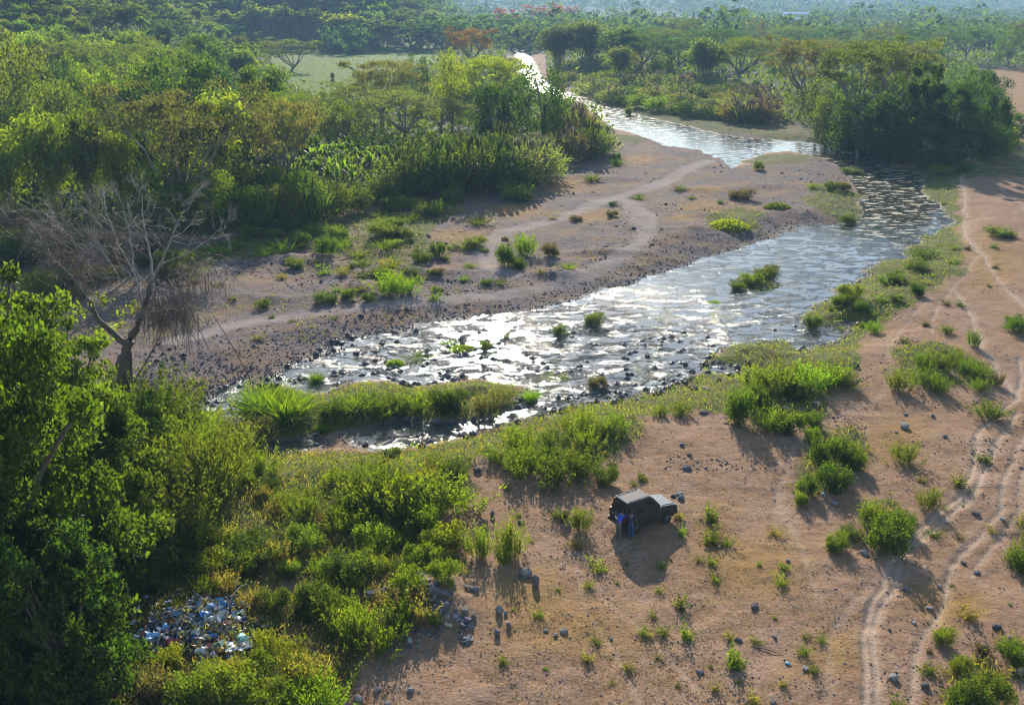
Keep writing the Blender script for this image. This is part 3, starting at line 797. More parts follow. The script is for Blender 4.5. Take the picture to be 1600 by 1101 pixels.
# ---------------------------------------------------------------- the woods: trees placed one by one
# kind, px, base y, top y, width px, colour, phrase, where
TREES = [
 # left wood, front to back
 ('rain', 292, 352, 138, 262, 'brown', 'brownish thin crowned rain tree with a forked trunk', 'behind the bare dead tree'),
 ('bamboo', 22, 362, 200, 110, 'yellow', 'yellow green bamboo clump', 'at the left edge behind the bare dead tree'),
 ('bamboo', 92, 356, 180, 120, 'yellow', 'yellow green bamboo clump', 'left of the brownish rain tree'),
 ('bamboo', 152, 358, 168, 95, 'olive', 'drooping olive bamboo clump', 'left of the brownish rain tree'),
 ('bamboo', 196, 356, 205, 90, 'yellow', 'short yellow bamboo clump', 'under the brownish rain tree'),
 ('loose', 250, 362, 240, 110, 'mid', 'leafy green tree', 'under the brownish rain tree'),
 ('loose', 335, 358, 255, 90, 'bright', 'leafy bright green tree', 'under the right side of the rain tree'),
 ('bamboo', 45, 300, 178, 110, 'olive', 'olive bamboo clump', 'at the left edge of the wood'),
 ('loose', 40, 268, 46, 150, 'olive', 'tall olive brown tree', 'at the left edge of the wood'),
 ('loose', 100, 285, 108, 130, 'olive', 'olive brown spreading tree', 'on the left of the wood'),
 ('loose', 18, 250, 110, 110, 'olive', 'olive feathery tree', 'at the left edge of the wood'),
 ('dense', 35, 275, 165, 100, 'dark', 'low dark green tree', 'at the left edge of the wood'),
 ('dense', 165, 240, 88, 92, 'bright', 'bright rimmed dark green tree', 'behind the rain tree on its left'),
 ('dense', 222, 240, 100, 70, 'bright', 'small bright rimmed dark tree', 'behind the rain tree'),
 ('dense', 280, 238, 64, 150, 'mid', 'tallest dark dense tree with a sunlit peak', 'behind the brownish rain tree'),
 ('dense', 410, 236, 98, 112, 'mid', 'rounded dark dense tree', 'right of the tall peaked tree'),
 ('dense', 432, 252, 140, 90, 'bright', 'bushy green tree', 'left of the hay field foreground'),
 ('loose', 368, 240, 146, 70, 'rust', 'small tree with rusty orange leaves', 'right of the brownish rain tree'),
 ('loose', 330, 240, 150, 110, 'olive', 'dull olive tree', 'behind the rain tree crown'),
 ('loose', 480, 240, 140, 80, 'grey', 'greyish palm like tree', 'above the banana grove'),
 ('loose', 530, 232, 150, 60, 'mid', 'green tree', 'above the banana grove'),
 ('rain', 600, 205, 90, 130, 'grey', 'grey green flat topped acacia', 'at the corner of the hay field'),
 ('rain', 625, 232, 138, 150, 'grey', 'grey olive feathery acacia', 'above the banana grove'),
 ('loose', 545, 236, 150, 80, 'olive', 'thin olive tree', 'above the banana grove'),
 ('loose', 706, 205, 72, 56, 'yellow', 'tall orange yellow tree', 'left of the upper river'),
 ('loose', 655, 170, 82, 50, 'dark', 'dark conical tree', 'in front of the hay field'),
 ('rain', 765, 190, 86, 120, 'yellow', 'yellow green spreading tree', 'left of the upper river'),
 ('dense', 778, 232, 118, 98, 'dark', 'round dark green tree', 'left of the upper river'),
 ('loose', 848, 222, 98, 90, 'dark', 'dark open tree overhanging the river', 'beside the upper river'),
 ('loose', 865, 225, 150, 60, 'mid', 'green tree', 'beside the upper river'),
 ('rain', 736, 115, 42, 84, 'rust', 'domed tree with rust red top', 'beyond the hay field'),
 ('loose', 700, 150, 95, 80, 'olive', 'olive tree', 'right of the hay field'),
 ('rain', 690, 212, 150, 110, 'grey', 'grey green layered tree', 'above the cane thicket'),
 ('umbrella', 455, 112, 60, 98, 'olive', 'umbrella shaped tree with forked bare limbs', 'standing at the edge of the hay field'),
 ('loose', 497, 190, 140, 60, 'mid', 'round green tree', 'at the near edge of the hay field'), ('rain', 560, 186, 128, 96, 'olive', 'flat olive acacia', 'at the near edge of the hay field'), ('loose', 440, 186, 138, 60, 'bright', 'bright bushy tree', 'at the near edge of the hay field'),
 ('loose', 812, 150, 92, 50, 'mid', 'leafy tree', 'hiding the bend of the upper river'), ('dense', 800, 128, 88, 44, 'bright', 'rounded tree', 'hiding the bend of the upper river'),
 ('column', 520, 132, 112, 8, 'dark', 'lone dark narrow tree', 'standing in the middle of the hay field'),
 # hillside behind the field
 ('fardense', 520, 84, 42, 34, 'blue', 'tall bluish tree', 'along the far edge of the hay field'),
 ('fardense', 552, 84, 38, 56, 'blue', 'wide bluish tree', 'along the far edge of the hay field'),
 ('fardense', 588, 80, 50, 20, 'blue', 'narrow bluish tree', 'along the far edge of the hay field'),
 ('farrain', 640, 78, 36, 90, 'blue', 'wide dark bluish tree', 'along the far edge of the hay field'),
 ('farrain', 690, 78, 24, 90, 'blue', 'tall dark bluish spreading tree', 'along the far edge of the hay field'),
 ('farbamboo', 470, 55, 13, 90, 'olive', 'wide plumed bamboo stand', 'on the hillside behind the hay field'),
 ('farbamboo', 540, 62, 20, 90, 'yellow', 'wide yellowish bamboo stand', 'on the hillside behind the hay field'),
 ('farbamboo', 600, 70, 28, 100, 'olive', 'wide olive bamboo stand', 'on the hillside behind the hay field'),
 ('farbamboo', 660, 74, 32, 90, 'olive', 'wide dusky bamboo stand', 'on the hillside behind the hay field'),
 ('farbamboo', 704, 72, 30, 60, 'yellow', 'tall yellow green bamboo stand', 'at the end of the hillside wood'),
 ('farbamboo', 420, 50, 8, 90, 'yellow', 'yellow topped bamboo stand', 'on the hillside behind the hay field'),
 ('bamboo', 205, 128, 50, 56, 'lime', 'pale lime bamboo clump', 'in the hillside wood'),
 ('bamboo', 95, 120, 40, 64, 'lime', 'bright lime feathery bamboo', 'in the hillside wood'),
 ('farbamboo', 195, 60, 5, 80, 'olive', 'round olive bamboo stand', 'high in the hillside wood'),
 ('bamboo', 262, 92, 34, 46, 'blue', 'blue green bamboo clump', 'in the hillside wood'),
 # right bank, back to front
 ('bamboo', 872, 112, 38, 80, 'olive', 'dark domed bamboo', 'on the right bank of the upper river'),
 ('bamboo', 920, 112, 33, 92, 'olive', 'tall domed bamboo', 'on the right bank of the upper river'),
 ('bamboo', 968, 118, 42, 90, 'mid', 'drooping green bamboo', 'on the right bank of the upper river'),
 ('rain', 1000, 120, 50, 110, 'blue', 'wide blue green tree', 'behind the reed hedge'),
 ('bamboo', 968, 132, 72, 60, 'bright', 'small bright bamboo', 'behind the reed hedge'),
 ('loose', 992, 128, 84, 26, 'rust', 'dry russet tree', 'behind the reed hedge'),
 ('dense', 1032, 128, 84, 50, 'mid', 'low round tree', 'behind the reed hedge'),
 ('rain', 1060, 118, 56, 90, 'blue', 'bluish spreading tree', 'behind the reed hedge'),
 ('bamboo', 1098, 138, 58, 86, 'bright', 'bright feathery bamboo', 'behind the reed hedge'),
 ('rain', 1160, 140, 56, 110, 'olive', 'olive domed tree', 'behind the reed hedge'),
 ('rain', 1120, 110, 44, 100, 'dark', 'dark spreading tree', 'behind the reed hedge'),
 ('loose', 1182, 80, 26, 34, 'brown', 'brown topped tree', 'above the right bank trees'),
 ('rain', 1245, 186, 58, 122, 'brown', 'brownish domed rain tree', 'left of the dark riverside trees'),
 ('rain', 1345, 215, 60, 190, 'olive', 'broad olive rain tree', 'behind the dark riverside trees'),
 ('rain', 1400, 205, 62, 130, 'grey', 'greyish thin rain tree', 'behind the dark riverside trees'),
 ('loose', 1275, 214, 120, 80, 'olive', 'olive hanging tree', 'at the left of the dark riverside trees'),
 ('loose', 1290, 232, 140, 70, 'olive', 'olive vine draped tree', 'at the left of the dark riverside trees'),
 ('column', 1437, 252, 78, 62, 'dark', 'tallest dark tree with a rounded top', 'among the dark riverside trees'),
 ('dense', 1340, 250, 138, 110, 'dark', 'dark dense tree', 'overhanging the dark pool'),
 ('dense', 1398, 250, 112, 100, 'dark', 'dark dense tree', 'behind the dark pool'),
 ('column', 1478, 250, 118, 66, 'dark', 'dark tall tree', 'among the dark riverside trees'),
 ('loose', 1515, 246, 100, 60, 'dark', 'dark open tree', 'beside the dry right field'),
 ('dense', 1545, 250, 145, 56, 'dark', 'dark round tree', 'beside the dry right field'),
 ('dense', 1440, 256, 165, 120, 'dark', 'low dark tree', 'in front of the dark riverside trees'),
 ('dense', 1368, 246, 172, 90, 'blue', 'low bluish tree', 'overhanging the dark pool'),
 ('dense', 1310, 240, 180, 50, 'mid', 'low leafy tree', 'at the left of the dark pool'),
 ('loose', 1510, 252, 185, 90, 'dark', 'low dark thicket tree', 'beside the dry right field'),
 ('loose', 1388, 78, 30, 50, 'brown', 'reddish brown topped tree', 'beyond the riverside trees'),
 ('loose', 1414, 72, 28, 22, 'blue', 'bluish round tree', 'beyond the riverside trees'),
 ('loose', 1462, 104, 52, 34, 'blue', 'dark clumped tree', 'at the edge of the dry right field'),
 ('rain', 1510, 98, 42, 90, 'blue', 'spreading blue green tree', 'at the edge of the dry right field'),
 ('loose', 1575, 106, 38, 60, 'mid', 'tall open tree with pale stems', 'at the edge of the dry right field'),
 ('rain', 1600, 100, 30, 60, 'brown', 'reddish topped tree', 'at the far right edge'),
 ('dense', 1590, 225, 175, 56, 'mid', 'green shrubby tree', 'at the right edge below the dry field'),
 ('dense', 1570, 240, 195, 44, 'bright', 'small green shrubby tree', 'at the right edge below the dry field'),
 ('loose', 1440, 150, 92, 70, 'grey', 'thin greyish tree', 'behind the dark riverside trees'),
 ('loose', 1500, 165, 92, 70, 'blue', 'bluish tree', 'behind the dark riverside trees'),
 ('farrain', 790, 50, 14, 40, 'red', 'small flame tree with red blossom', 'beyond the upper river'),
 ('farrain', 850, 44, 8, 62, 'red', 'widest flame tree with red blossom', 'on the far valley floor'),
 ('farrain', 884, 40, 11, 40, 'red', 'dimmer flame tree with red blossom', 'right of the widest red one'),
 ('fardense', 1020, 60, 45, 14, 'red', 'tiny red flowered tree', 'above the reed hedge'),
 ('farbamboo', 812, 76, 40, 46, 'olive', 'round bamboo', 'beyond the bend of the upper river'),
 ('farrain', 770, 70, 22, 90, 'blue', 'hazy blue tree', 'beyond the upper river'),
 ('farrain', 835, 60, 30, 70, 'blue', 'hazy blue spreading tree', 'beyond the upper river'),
]
KINDNAME = dict(rain='rain_tree', umbrella='umbrella_tree', bamboo='bamboo_clump', dense='broadleaf_tree', loose='broadleaf_tree', column='tall_tree',
                fardense='broadleaf_tree', farrain='spreading_tree', farbamboo='bamboo_stand')
used_px = []
for k, px, by, ty, w, c, ph, wh in TREES:
    nm = KINDNAME[k]
    cat = 'bamboo' if 'bamboo' in nm else 'tree'
    plant(k, nm, px, by, ty, w, c, ph, wh, cat, 'trees and bamboo of the valley', crown='foliage' if cat == 'bamboo' else 'crown')
    used_px.append((px, by, w))

# the rest of the woods, row behind row
def fill(rows, x0, x1, step, zone, kinds, hfun, wfun, ok=lambda px, by: True, far=False):
    for by in rows:
        st = step(by)
        px = x0 + rnd.uniform(0, st)
        while px < x1:
            p, b = px + rnd.uniform(-.3, .3) * st, by + rnd.uniform(-.25, .25) * (by * .06 + 3)
            px += st * rnd.uniform(.8, 1.25)
            if not ok(p, b): continue
            if any(abs(p - a) < ww * .28 and abs(b - q) < 14 for a, q, ww in used_px): continue
            k, c, ph = rnd.choice(kinds)
            h = hfun(b) * rnd.uniform(.75, 1.2); w = wfun(b) * rnd.uniform(.75, 1.3)
            if 'rain' in k: w *= 1.35
            if 'bamboo' in k: w *= .9; h *= 1.1
            if 395 < p < 655 and b > 90 and b - h < 145:
                h = b - 145
                if h < 26: continue
            nm = KINDNAME[k]
            cat = 'bamboo' if 'bamboo' in nm else 'tree'
            plant(k, nm, p, b, b - h, w, c, ph, zone(p, b), cat, 'trees and bamboo of the valley', crown='foliage' if cat == 'bamboo' else 'crown')
infield = lambda p, b: (395 < p < 660 and 84 < b < 172)
near_k = [('dense', 'mid', 'mid green round tree'), ('dense', 'dark', 'dark green round tree'), ('loose', 'mid', 'leafy green tree'), ('loose', 'olive', 'olive feathery tree'),
          ('bamboo', 'yellow', 'yellowish bamboo clump'), ('rain', 'olive', 'olive spreading tree'), ('dense', 'bright', 'bright green round tree'), ('rain', 'grey', 'greyish flat topped tree')]
far_k = [('fardense', 'mid', 'mid green tree'), ('fardense', 'blue', 'bluish green tree'), ('farrain', 'olive', 'olive spreading tree'), ('farbamboo', 'yellow', 'yellowish bamboo stand'), ('farbamboo', 'lime', 'lime green bamboo stand'),
         ('fardense', 'bright', 'bright green tree'), ('farbamboo', 'olive', 'olive bamboo stand'), ('fardense', 'dark', 'dark green tree')]
def zleft(p, b):
    if b > 215: return 'in the front rows of the left wood'
    if b > 150: return 'in the middle of the left wood'
    return 'between the left wood and the hillside'
fill([318, 285, 255, 232, 212, 194, 178, 164, 151], -40, 470, lambda b: 44 + b * .14, zleft, near_k, lambda b: 48 + b * .28, lambda b: 44 + b * .20)
fill([178, 166], 640, 800, lambda b: 55, lambda p, b: 'left of the upper river', near_k[:4], lambda b: 60, lambda b: 60)
fill([138, 125, 112, 100], -40, 400, lambda b: 40, lambda p, b: 'on the lower hillside', far_k + near_k[4:6], lambda b: 26 + b * .22, lambda b: 26 + b * .22, lambda p, b: not infield(p, b))
fill([88, 76, 64, 53, 43, 34, 25, 16, 8, 0, -8], -30, 722, lambda b: 36, lambda p, b: 'high on the wooded hillside' if b < 45 else 'on the wooded hillside', far_k, lambda b: 26, lambda b: 34,
     lambda p, b: not infield(p, b) and p < 720 and not (b > 62 and 395 < p < 700))
zr = lambda p, b: 'among the trees behind the reed hedge' if p < 1250 else 'beyond the riverside trees'
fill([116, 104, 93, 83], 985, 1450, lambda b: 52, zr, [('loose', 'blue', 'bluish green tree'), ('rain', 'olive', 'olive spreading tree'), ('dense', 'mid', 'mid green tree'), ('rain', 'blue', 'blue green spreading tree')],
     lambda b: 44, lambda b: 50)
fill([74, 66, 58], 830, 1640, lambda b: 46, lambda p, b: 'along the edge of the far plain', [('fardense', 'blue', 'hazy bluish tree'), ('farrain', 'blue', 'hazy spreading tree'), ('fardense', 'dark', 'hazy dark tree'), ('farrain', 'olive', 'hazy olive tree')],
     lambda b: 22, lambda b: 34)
fill([228, 205, 186], 1262, 1540, lambda b: 60, lambda p, b: 'in the dark riverside wood', [('dense', 'dark', 'dark tree'), ('loose', 'dark', 'dark open tree'), ('dense', 'blue', 'bluish dark tree')], lambda b: 80, lambda b: 70)

# reeds and canes along the banks
REEDS = [
 ('cane', 362, 352, 262, 60, 'mid'), ('cane', 405, 358, 270, 62, 'mid'), ('cane', 445, 352, 268, 64, 'olive'), ('cane', 488, 350, 262, 66, 'mid'), ('cane', 524, 338, 268, 60, 'olive'),
 ('cane', 385, 322, 240, 60, 'olive'), ('cane', 430, 322, 244, 60, 'mid'), ('cane', 470, 322, 246, 60, 'mid'), ('cane', 560, 330, 280, 44, 'mid'), ('cane', 600, 318, 262, 60, 'olive'),
 ('reed', 640, 308, 226, 74, 'olive'), ('reed', 685, 305, 214, 80, 'mid'), ('reed', 730, 302, 206, 84, 'olive'), ('reed', 775, 298, 212, 80, 'mid'), ('reed', 815, 290, 212, 76, 'pale'),
 ('reed', 850, 282, 216, 60, 'pale'), ('cane', 655, 285, 200, 70, 'mid'), ('cane', 715, 280, 192, 80, 'mid'), ('reed', 780, 275, 190, 80, 'olive'), ('reed', 836, 262, 205, 60, 'pale'),
 ('reed', 890, 250, 196, 62, 'tan'), ('reed', 920, 248, 186, 60, 'mid'), ('reed', 905, 226, 160, 56, 'tan'), ('reed', 880, 215, 158, 44, 'tan'), ('reed', 940, 240, 196, 46, 'pale'), ('reed', 912, 205, 178, 44, 'pale'),
]
for i, (k, px, by, ty, w, c) in enumerate(REEDS):
    plant(k, 'reed_clump', px, by, ty, w, c, {'mid': 'green cane clump', 'olive': 'olive cane clump', 'pale': 'pale plumed reed clump', 'tan': 'tawny plumed reed clump'}[c],
          'at the front of the banana grove' if px < 620 else 'in the thicket above the gravel bar' if px < 870 else 'beside the upper river', 'reeds', 'reeds and canes of the left bank')
def hedge(pts, rows, rise, st, hpx, cols, wh, wmul=1.5):
    """several rows of reeds standing behind one another along a bank"""
    P = np.array(pts, float)
    L = np.concatenate([[0], np.cumsum(np.hypot(*np.diff(P, axis=0).T))])
    for r_ in range(rows):
        d = rnd.uniform(0, st)
        while d < L[-1]:
            px, by = np.interp(d, L, P[:, 0]) + r_ * 4, np.interp(d, L, P[:, 1]) - rise * r_
            d += st * rnd.uniform(.75, 1.25)
            c = rnd.choice(cols); h = hpx * rnd.uniform(.8, 1.3)
            plant('reed' if c in ('pale', 'tan') else 'cane', 'reed_clump', px, by, by - h, h * wmul, c, {'mid': 'green reed clump', 'pale': 'pale silvery reed clump', 'tan': 'pinkish plumed reed clump', 'bright': 'bright green reed clump', 'lime': 'lime green reed clump'}[c],
                  wh[min(r_, len(wh) - 1)], 'reeds', 'reed hedge of the right bank')
HW = ['in the front row of the reed hedge', 'in the second row of the reed hedge', 'in the third row of the reed hedge', 'in the back row of the reed hedge']
hedge([(905, 140), (960, 160), (1010, 169), (1060, 178), (1130, 184)], 4, 11, 24, 24, ['pale', 'mid', 'bright', 'pale', 'lime'], HW)
hedge([(868, 126), (905, 130)], 3, 8, 18, 17, ['pale'], ['at the far end of the reed hedge'])
hedge([(1140, 188), (1175, 192), (1212, 188)], 3, 9, 20, 34, ['tan', 'tan', 'pale'], ['in the round pinkish reed stand'], 1.2)
hedge([(1060, 150), (1200, 160)], 2, 8, 30, 26, ['tan', 'mid', 'pale'], ['in the reeds behind the hedge'])

# ---------------------------------------------------------------- near vegetation
def at(px, py, Y):
    dx, dy, dz = ray(px, py)
    t = Y / dy
    return np.array([dx * t, Y, CAM_H + dz * t])

# left foreground trees: finer leaves
for s, a in ((91, dict(H=20, Wd=15, puffs=190, per=230, leaf=.38, zlo=.02, prk=.62)), (92, dict(H=14, Wd=11, puffs=130, per=200, leaf=.34, zlo=.02, prk=.66)),
             (93, dict(H=17, Wd=12, puffs=120, per=170, leaf=.37, zlo=.2, loose=.1, prk=.6))):
    reg('nearleaf', *g_dense(s, **a), a['H'], a['Wd'], DARKBARK)
NEAR = [
 ('nearleaf', 40, 1035, 415, 330, 'mid', 'huge dark leafy tree smothered in vines, filling the lower left corner', '', 0),
 ('nearleaf', 178, 905, 590, 190, 'mid', 'dark green leafy tree with sunlit rim just left of the litter heap', '', 1),
 ('nearleaf', 30, 800, 372, 250, 'bright', 'tall yellow green sunlit tree at the left edge beside the bare dead tree', '', 2),
 ('nearleaf', 118, 770, 470, 170, 'bright', 'leafy sunlit tree directly left of the bare dead trunk', '', 2),
 ('nearleaf', 110, 1130, 800, 220, 'dark', 'low shaded tree in the bottom left corner', '', 1),
 ('nearleaf', 225, 760, 612, 130, 'mid', 'low leafy tree at the foot of the bare dead trunk', '', 1),
 ('nearleaf', -40, 1120, 700, 260, 'dark', 'shaded leafy tree cut off by the lower left edge', '', 0),
]
for k, px, by, ty, w, c, lab, _, var in NEAR:
    plant(k, 'leafy_tree', px, by, ty, w, c, '', '', 'tree', 'leafy trees of the near left bank', variant=var, label=lab)

# the bare dead tree
def dead_tree():
    x, y, z = place(192, 652)
    Y = y
    r = np.random.default_rng(5)
    root = link('dead_tree', None, None, (x, y, z), label='bare dead tree with grey limbs and hanging brown vines on the left bank', category='tree')
    o3 = np.array([x, y, z])
    A = lambda px, py, d=0.0: at(px, py, Y + d) - o3
    T = Geo()
    def limb(pts, r0, r1, sides=7, G=T):
        p = np.array(pts); t = np.linspace(0, 1, len(p)); tt = np.linspace(0, 1, len(p) * 3)
        q = np.stack([np.interp(tt, t, p[:, i]) for i in range(3)], 1); q[1:-1] = (q[:-2] + q[1:-1] * 2 + q[2:]) / 4
        q[1:-1] += r.normal(size=(len(q) - 2, 3)) * .03
        G.add(tube(q, np.linspace(r0, r1, len(q)), sides)); return q
    limb([A(190, 665), A(189, 630), A(192, 590), A(190, 560), A(204, 532)], .50, .32)
    limb([A(208, 660, .3), A(200, 625, .2), A(200, 590), A(196, 560)], .26, .20)
    limb([A(215, 640, .5), A(207, 612, .3), A(204, 560, .4), A(202, 520, .6)], .16, .10)
    limb([A(168, 590), A(182, 572), A(196, 550)], .20, .28)
    limb([A(200, 540), A(178, 522), A(150, 498), A(142, 470)], .27, .12)
    limb([A(150, 498), A(130, 445, .5), A(128, 410, 1)], .13, .06)
    limb([A(204, 532), A(216, 508), A(224, 485), A(237, 440, .8)], .30, .17)
    limb([A(202, 540), A(200, 612, .4), A(225, 570, -.5), A(247, 530, -1)], .08, .05)
    T2 = T.mesh('dead_tree_trunk', [DARKBARK], True)
    link('trunk', T2, root)
    B = Geo()
    def grow(p, d, ln, rad, k, sp):
        e = p + d * ln
        B.add(tube(curve(p, e, r.normal(size=3) * ln * .08, 4, r, ln * .02), np.linspace(rad, rad * .6, 4), 5 if rad > .03 else 3))
        if k == 0: return
        for i in range(4 if k > 1 else 5):
            nd = unit(d + r.normal(size=3) * sp + np.array([0, 0, .10]))
            grow(p + d * ln * r.uniform(.5, 1.0), nd, ln * r.uniform(.5, .75), rad * .58, k - 1, sp)
    for pts, r0, r1 in [([A(224, 485), A(218, 455), A(208, 420, .6), A(190, 395, .8), A(172, 345, 1.2)], .15, .07),
                        ([A(208, 420, .6), A(205, 380, .2), A(196, 340, 0)], .10, .05),
                        ([A(237, 440, .8), A(236, 400, 1), A(226, 360, 1.4), A(222, 330, 1.8)], .14, .05),
                        ([A(237, 440, .8), A(258, 395, .4), A(272, 360, .2), A(284, 335, 0)], .12, .05),
                        ([A(250, 412, .6), A(290, 398, .2), A(330, 372, -.4)], .08, .04),
                        ([A(222, 460), A(190, 440, -1), A(172, 408, -1.6)], .07, .03),
                        ([A(142, 470), A(110, 430, 1), A(80, 400, 1.6)], .09, .04), ([A(128, 410, 1), A(118, 380, 1), A(95, 352, 2)], .07, .03), ([A(128, 410, 1), A(145, 375, .6), A(150, 350, .4)], .06, .03),
                        ([A(215, 490), A(250, 485, -1), A(268, 482, -1.4)], .09, .05)]:
        r0, r1 = r0 * .7, r1 * .6
        q = limb(pts, r0, r1, 6, B)
        for k in range(4, len(q), 2):
            d = unit(unit(q[k] - q[k - 2]) + r.normal(size=3) * .6)
            grow(q[k], d, r.uniform(1.0, 2.0), .024, 2, .5)
        grow(q[-1], unit(q[-1] - q[-3]), 1.6, .032, 3, .45)
    link('limb', B.mesh('dead_tree_limbs', [DEADWOOD], True), root, label='pale grey leafless limbs and twigs')
    # tangles of dry vine
    V = Geo()
    def drape(pts, n, spread, hang, m):
        P = np.array([A(*p) for p in pts]); t = np.linspace(0, 1, len(P))
        tt = r.random(n)
        c = np.stack([np.interp(tt, t, P[:, i]) for i in range(3)], 1)
        clump = np.array([fbm(tt * 7 + k * 31.7, tt * 0 + k, 3, 3 + k) - .5 for k in range(3)]).T * 2.4
        b = c + (clump + r.normal(size=(n, 3)) * .38) * spread
        d = unit(r.normal(size=(n, 3)) * np.array([1, 1, .6]) + np.array([0, 0, -.15]))
        V.add(blades(b, d, r.uniform(.3, 1.5, n), .05, r.uniform(.2, 1.8, n), r))
        hs = np.floor(r.random(m) * 26) / 26 + r.normal(size=m) * .012
        c = np.stack([np.interp(hs, t, P[:, i]) for i in range(3)], 1) + r.normal(size=(m, 3)) * spread * .3
        V.add(blades(c, unit(r.normal(size=(m, 3)) * .3 + np.array([0, 0, -1.0])), r.uniform(.2, 1, m) ** 1.5 * hang, .042, .12, r))
    drape([(222, 500), (250, 475), (275, 450), (300, 432), (338, 440)], 850, 1.25, 3.2, 230)
    drape([(240, 495), (262, 488), (290, 480), (300, 500)], 300, .9, 4.4, 170)
    drape([(60, 380), (85, 385), (110, 400), (140, 425), (165, 420)], 620, 1.5, 1.4, 120)
    drape([(10, 350), (60, 345), (110, 350), (150, 365)], 380, 1.6, .8, 50)
    drape([(165, 380), (200, 372), (240, 385)], 200, 1.5, .6, 30)
    link('vine', V.mesh('dead_tree_vines', [VINE]), root, label='tangled brown dry vines hanging from the limbs')
    L = Geo()
    for px, py, n in ((125, 490, 70), (160, 470, 60), (195, 485, 40), (185, 505, 40), (215, 478, 26), (150, 520, 60)):
        L.add(puff(A(px, py, -.6), (.8, .8, .6), n, r, .26, .6, .1, .2))
    link('leaves', L.mesh('dead_tree_leaves', [LEAF]), root, color=CC['yellow'])
VINE = bark_material('dry_vine', (.085, .060, .040), (.20, .145, .105))
dead_tree()
# a dry bent stick over the far bank
sx_, sy_, sz_ = place(352, 640)
S = Geo()
S.add(tube(np.array([at(330, 487, sy_), at(352, 522, sy_), at(372, 556, sy_), at(390, 590, sy_), at(396, 640, sy_)]) - np.array([sx_, sy_, sz_]), np.linspace(.02, .05, 5), 5))
S.add(tube(np.array([at(372, 556, sy_), at(392, 560, sy_ + .2), at(410, 552, sy_)]) - np.array([sx_, sy_, sz_]), np.linspace(.03, .012, 3), 4))
link('bare_stem', S.mesh('bare_stem', [DARKBARK], True), None, (sx_, sy_, sz_), label='thin bent bare stem leaning over the water edge right of the dead tree', category='plant')

# banana grove: every plant with its own stem and leaves
def banana_leaf(seed):
    r = np.random.default_rng(seed)
    n = 8
    t = np.linspace(0, 1, n)
    L = 2.3
    px_ = L * t * .5; pz = L * (t * 1.0 - t ** 3 * .38)
    w = .30 * np.array([.12, .7, 1, 1, .95, .8, .55, .05])
    v = []
    for i in range(n):
        rag = r.uniform(.75, 1.1, 2)
        v += [(px_[i], -w[i] * rag[0], pz[i] - w[i] * .35), (px_[i], 0, pz[i]), (px_[i], w[i] * rag[1], pz[i] - w[i] * .35)]
    f = []
    for i in range(n - 1):
        a = i * 3
        f += [(a, a + 1, a + 4, a + 3), (a + 1, a + 2, a + 5, a + 4)]
    return mesh_np('banana_leaf', np.array(v), np.array(f), [BANANA], smooth=True)
BANANA = leaf_material('banana_leaf', trans=.5, rough=.6, spec=.18, var=.1)
BLEAF = [banana_leaf(s) for s in (1, 2, 3)]
bst = Geo().add(tube(np.array([(0, 0, -.2), (.05, 0, 1.0), (.02, .04, 2.2)]), [.17, .14, .08], 6)).mesh('banana_stem', [bark_material('banana_stem', (.07, .08, .03), (.16, .13, .07))], True)
bn = []
for by, x0, x1, st in ((286, 445, 560, 13), (276, 440, 650, 13), (266, 442, 655, 14), (257, 445, 640, 15), (248, 470, 640, 17), (262, 700, 760, 20), (238, 560, 700, 22), (300, 510, 560, 16)):
    px = x0
    while px < x1:
        bn.append((px + rnd.uniform(-4, 4), by + rnd.uniform(-4, 4))); px += st * rnd.uniform(.8, 1.3)
for px, by in bn:
    x, y, z = place(px, by)
    s = rnd.uniform(.9, 1.25)
    o = link('banana_plant', None, None, (x, y, z), rnd.uniform(0, 6), s, category='banana plant', group='banana plants of the grove')
    link('stem', bst, o)
    n = rnd.randint(7, 9)
    cc = tint(rnd.choice(['bright', 'lime', 'mid', 'lime']), .1)
    for i in range(n):
        lf = link('leaf', BLEAF[i % 3], o, (0, 0, 2.0 + .1 * (i % 2)), i * 2.4 + rnd.uniform(-.3, .3), rnd.uniform(.75, 1.1), cc)
        lf.rotation_euler = (0, rnd.uniform(-.45, .35) - (.25 if i > n - 3 else 0), i * 2.4 + rnd.uniform(-.3, .3))
    REG.append([o, 'banana plant', 'in the front row of the grove' if by > 281 else 'in the second row of the grove' if by > 271 else 'in the middle of the grove' if by > 253 else 'at the back of the grove' if px < 680 else 'by the round dark tree', px, 'banana plant', None])

# palms
frond = Geo()
rr_ = np.random.default_rng(3)
tt_ = np.linspace(0, 1, 9)
rp = np.stack([2.6 * tt_, 0 * tt_, .9 * tt_ - 1.5 * tt_ ** 2], 1)
frond.add(tube(rp, np.linspace(.03, .01, 9), 3))
for sgn in (-1, 1):
    k = np.linspace(.12, 1, 22); q = np.stack([np.interp(k, tt_, rp[:, i]) for i in range(3)], 1)
    a = unit(np.stack([np.full(22, .55), np.full(22, sgn * 1.0), np.full(22, -.35)], 1))
    ln = .75 * np.sin(np.clip(k, .1, .95) * np.pi) ** .6 + .1
    frond.add(kites(q + a * ln[:, None] * .5, a, ln, .09, rr_))
FROND = frond.mesh('palm_frond', [LEAF])
PTRUNK = Geo().add(tube(curve((0, 0, -.3), (.3, .1, 6.2), (.3, 0, 0), 6), np.linspace(.2, .12, 6), 6)).mesh('palm_trunk', [BARK], True)
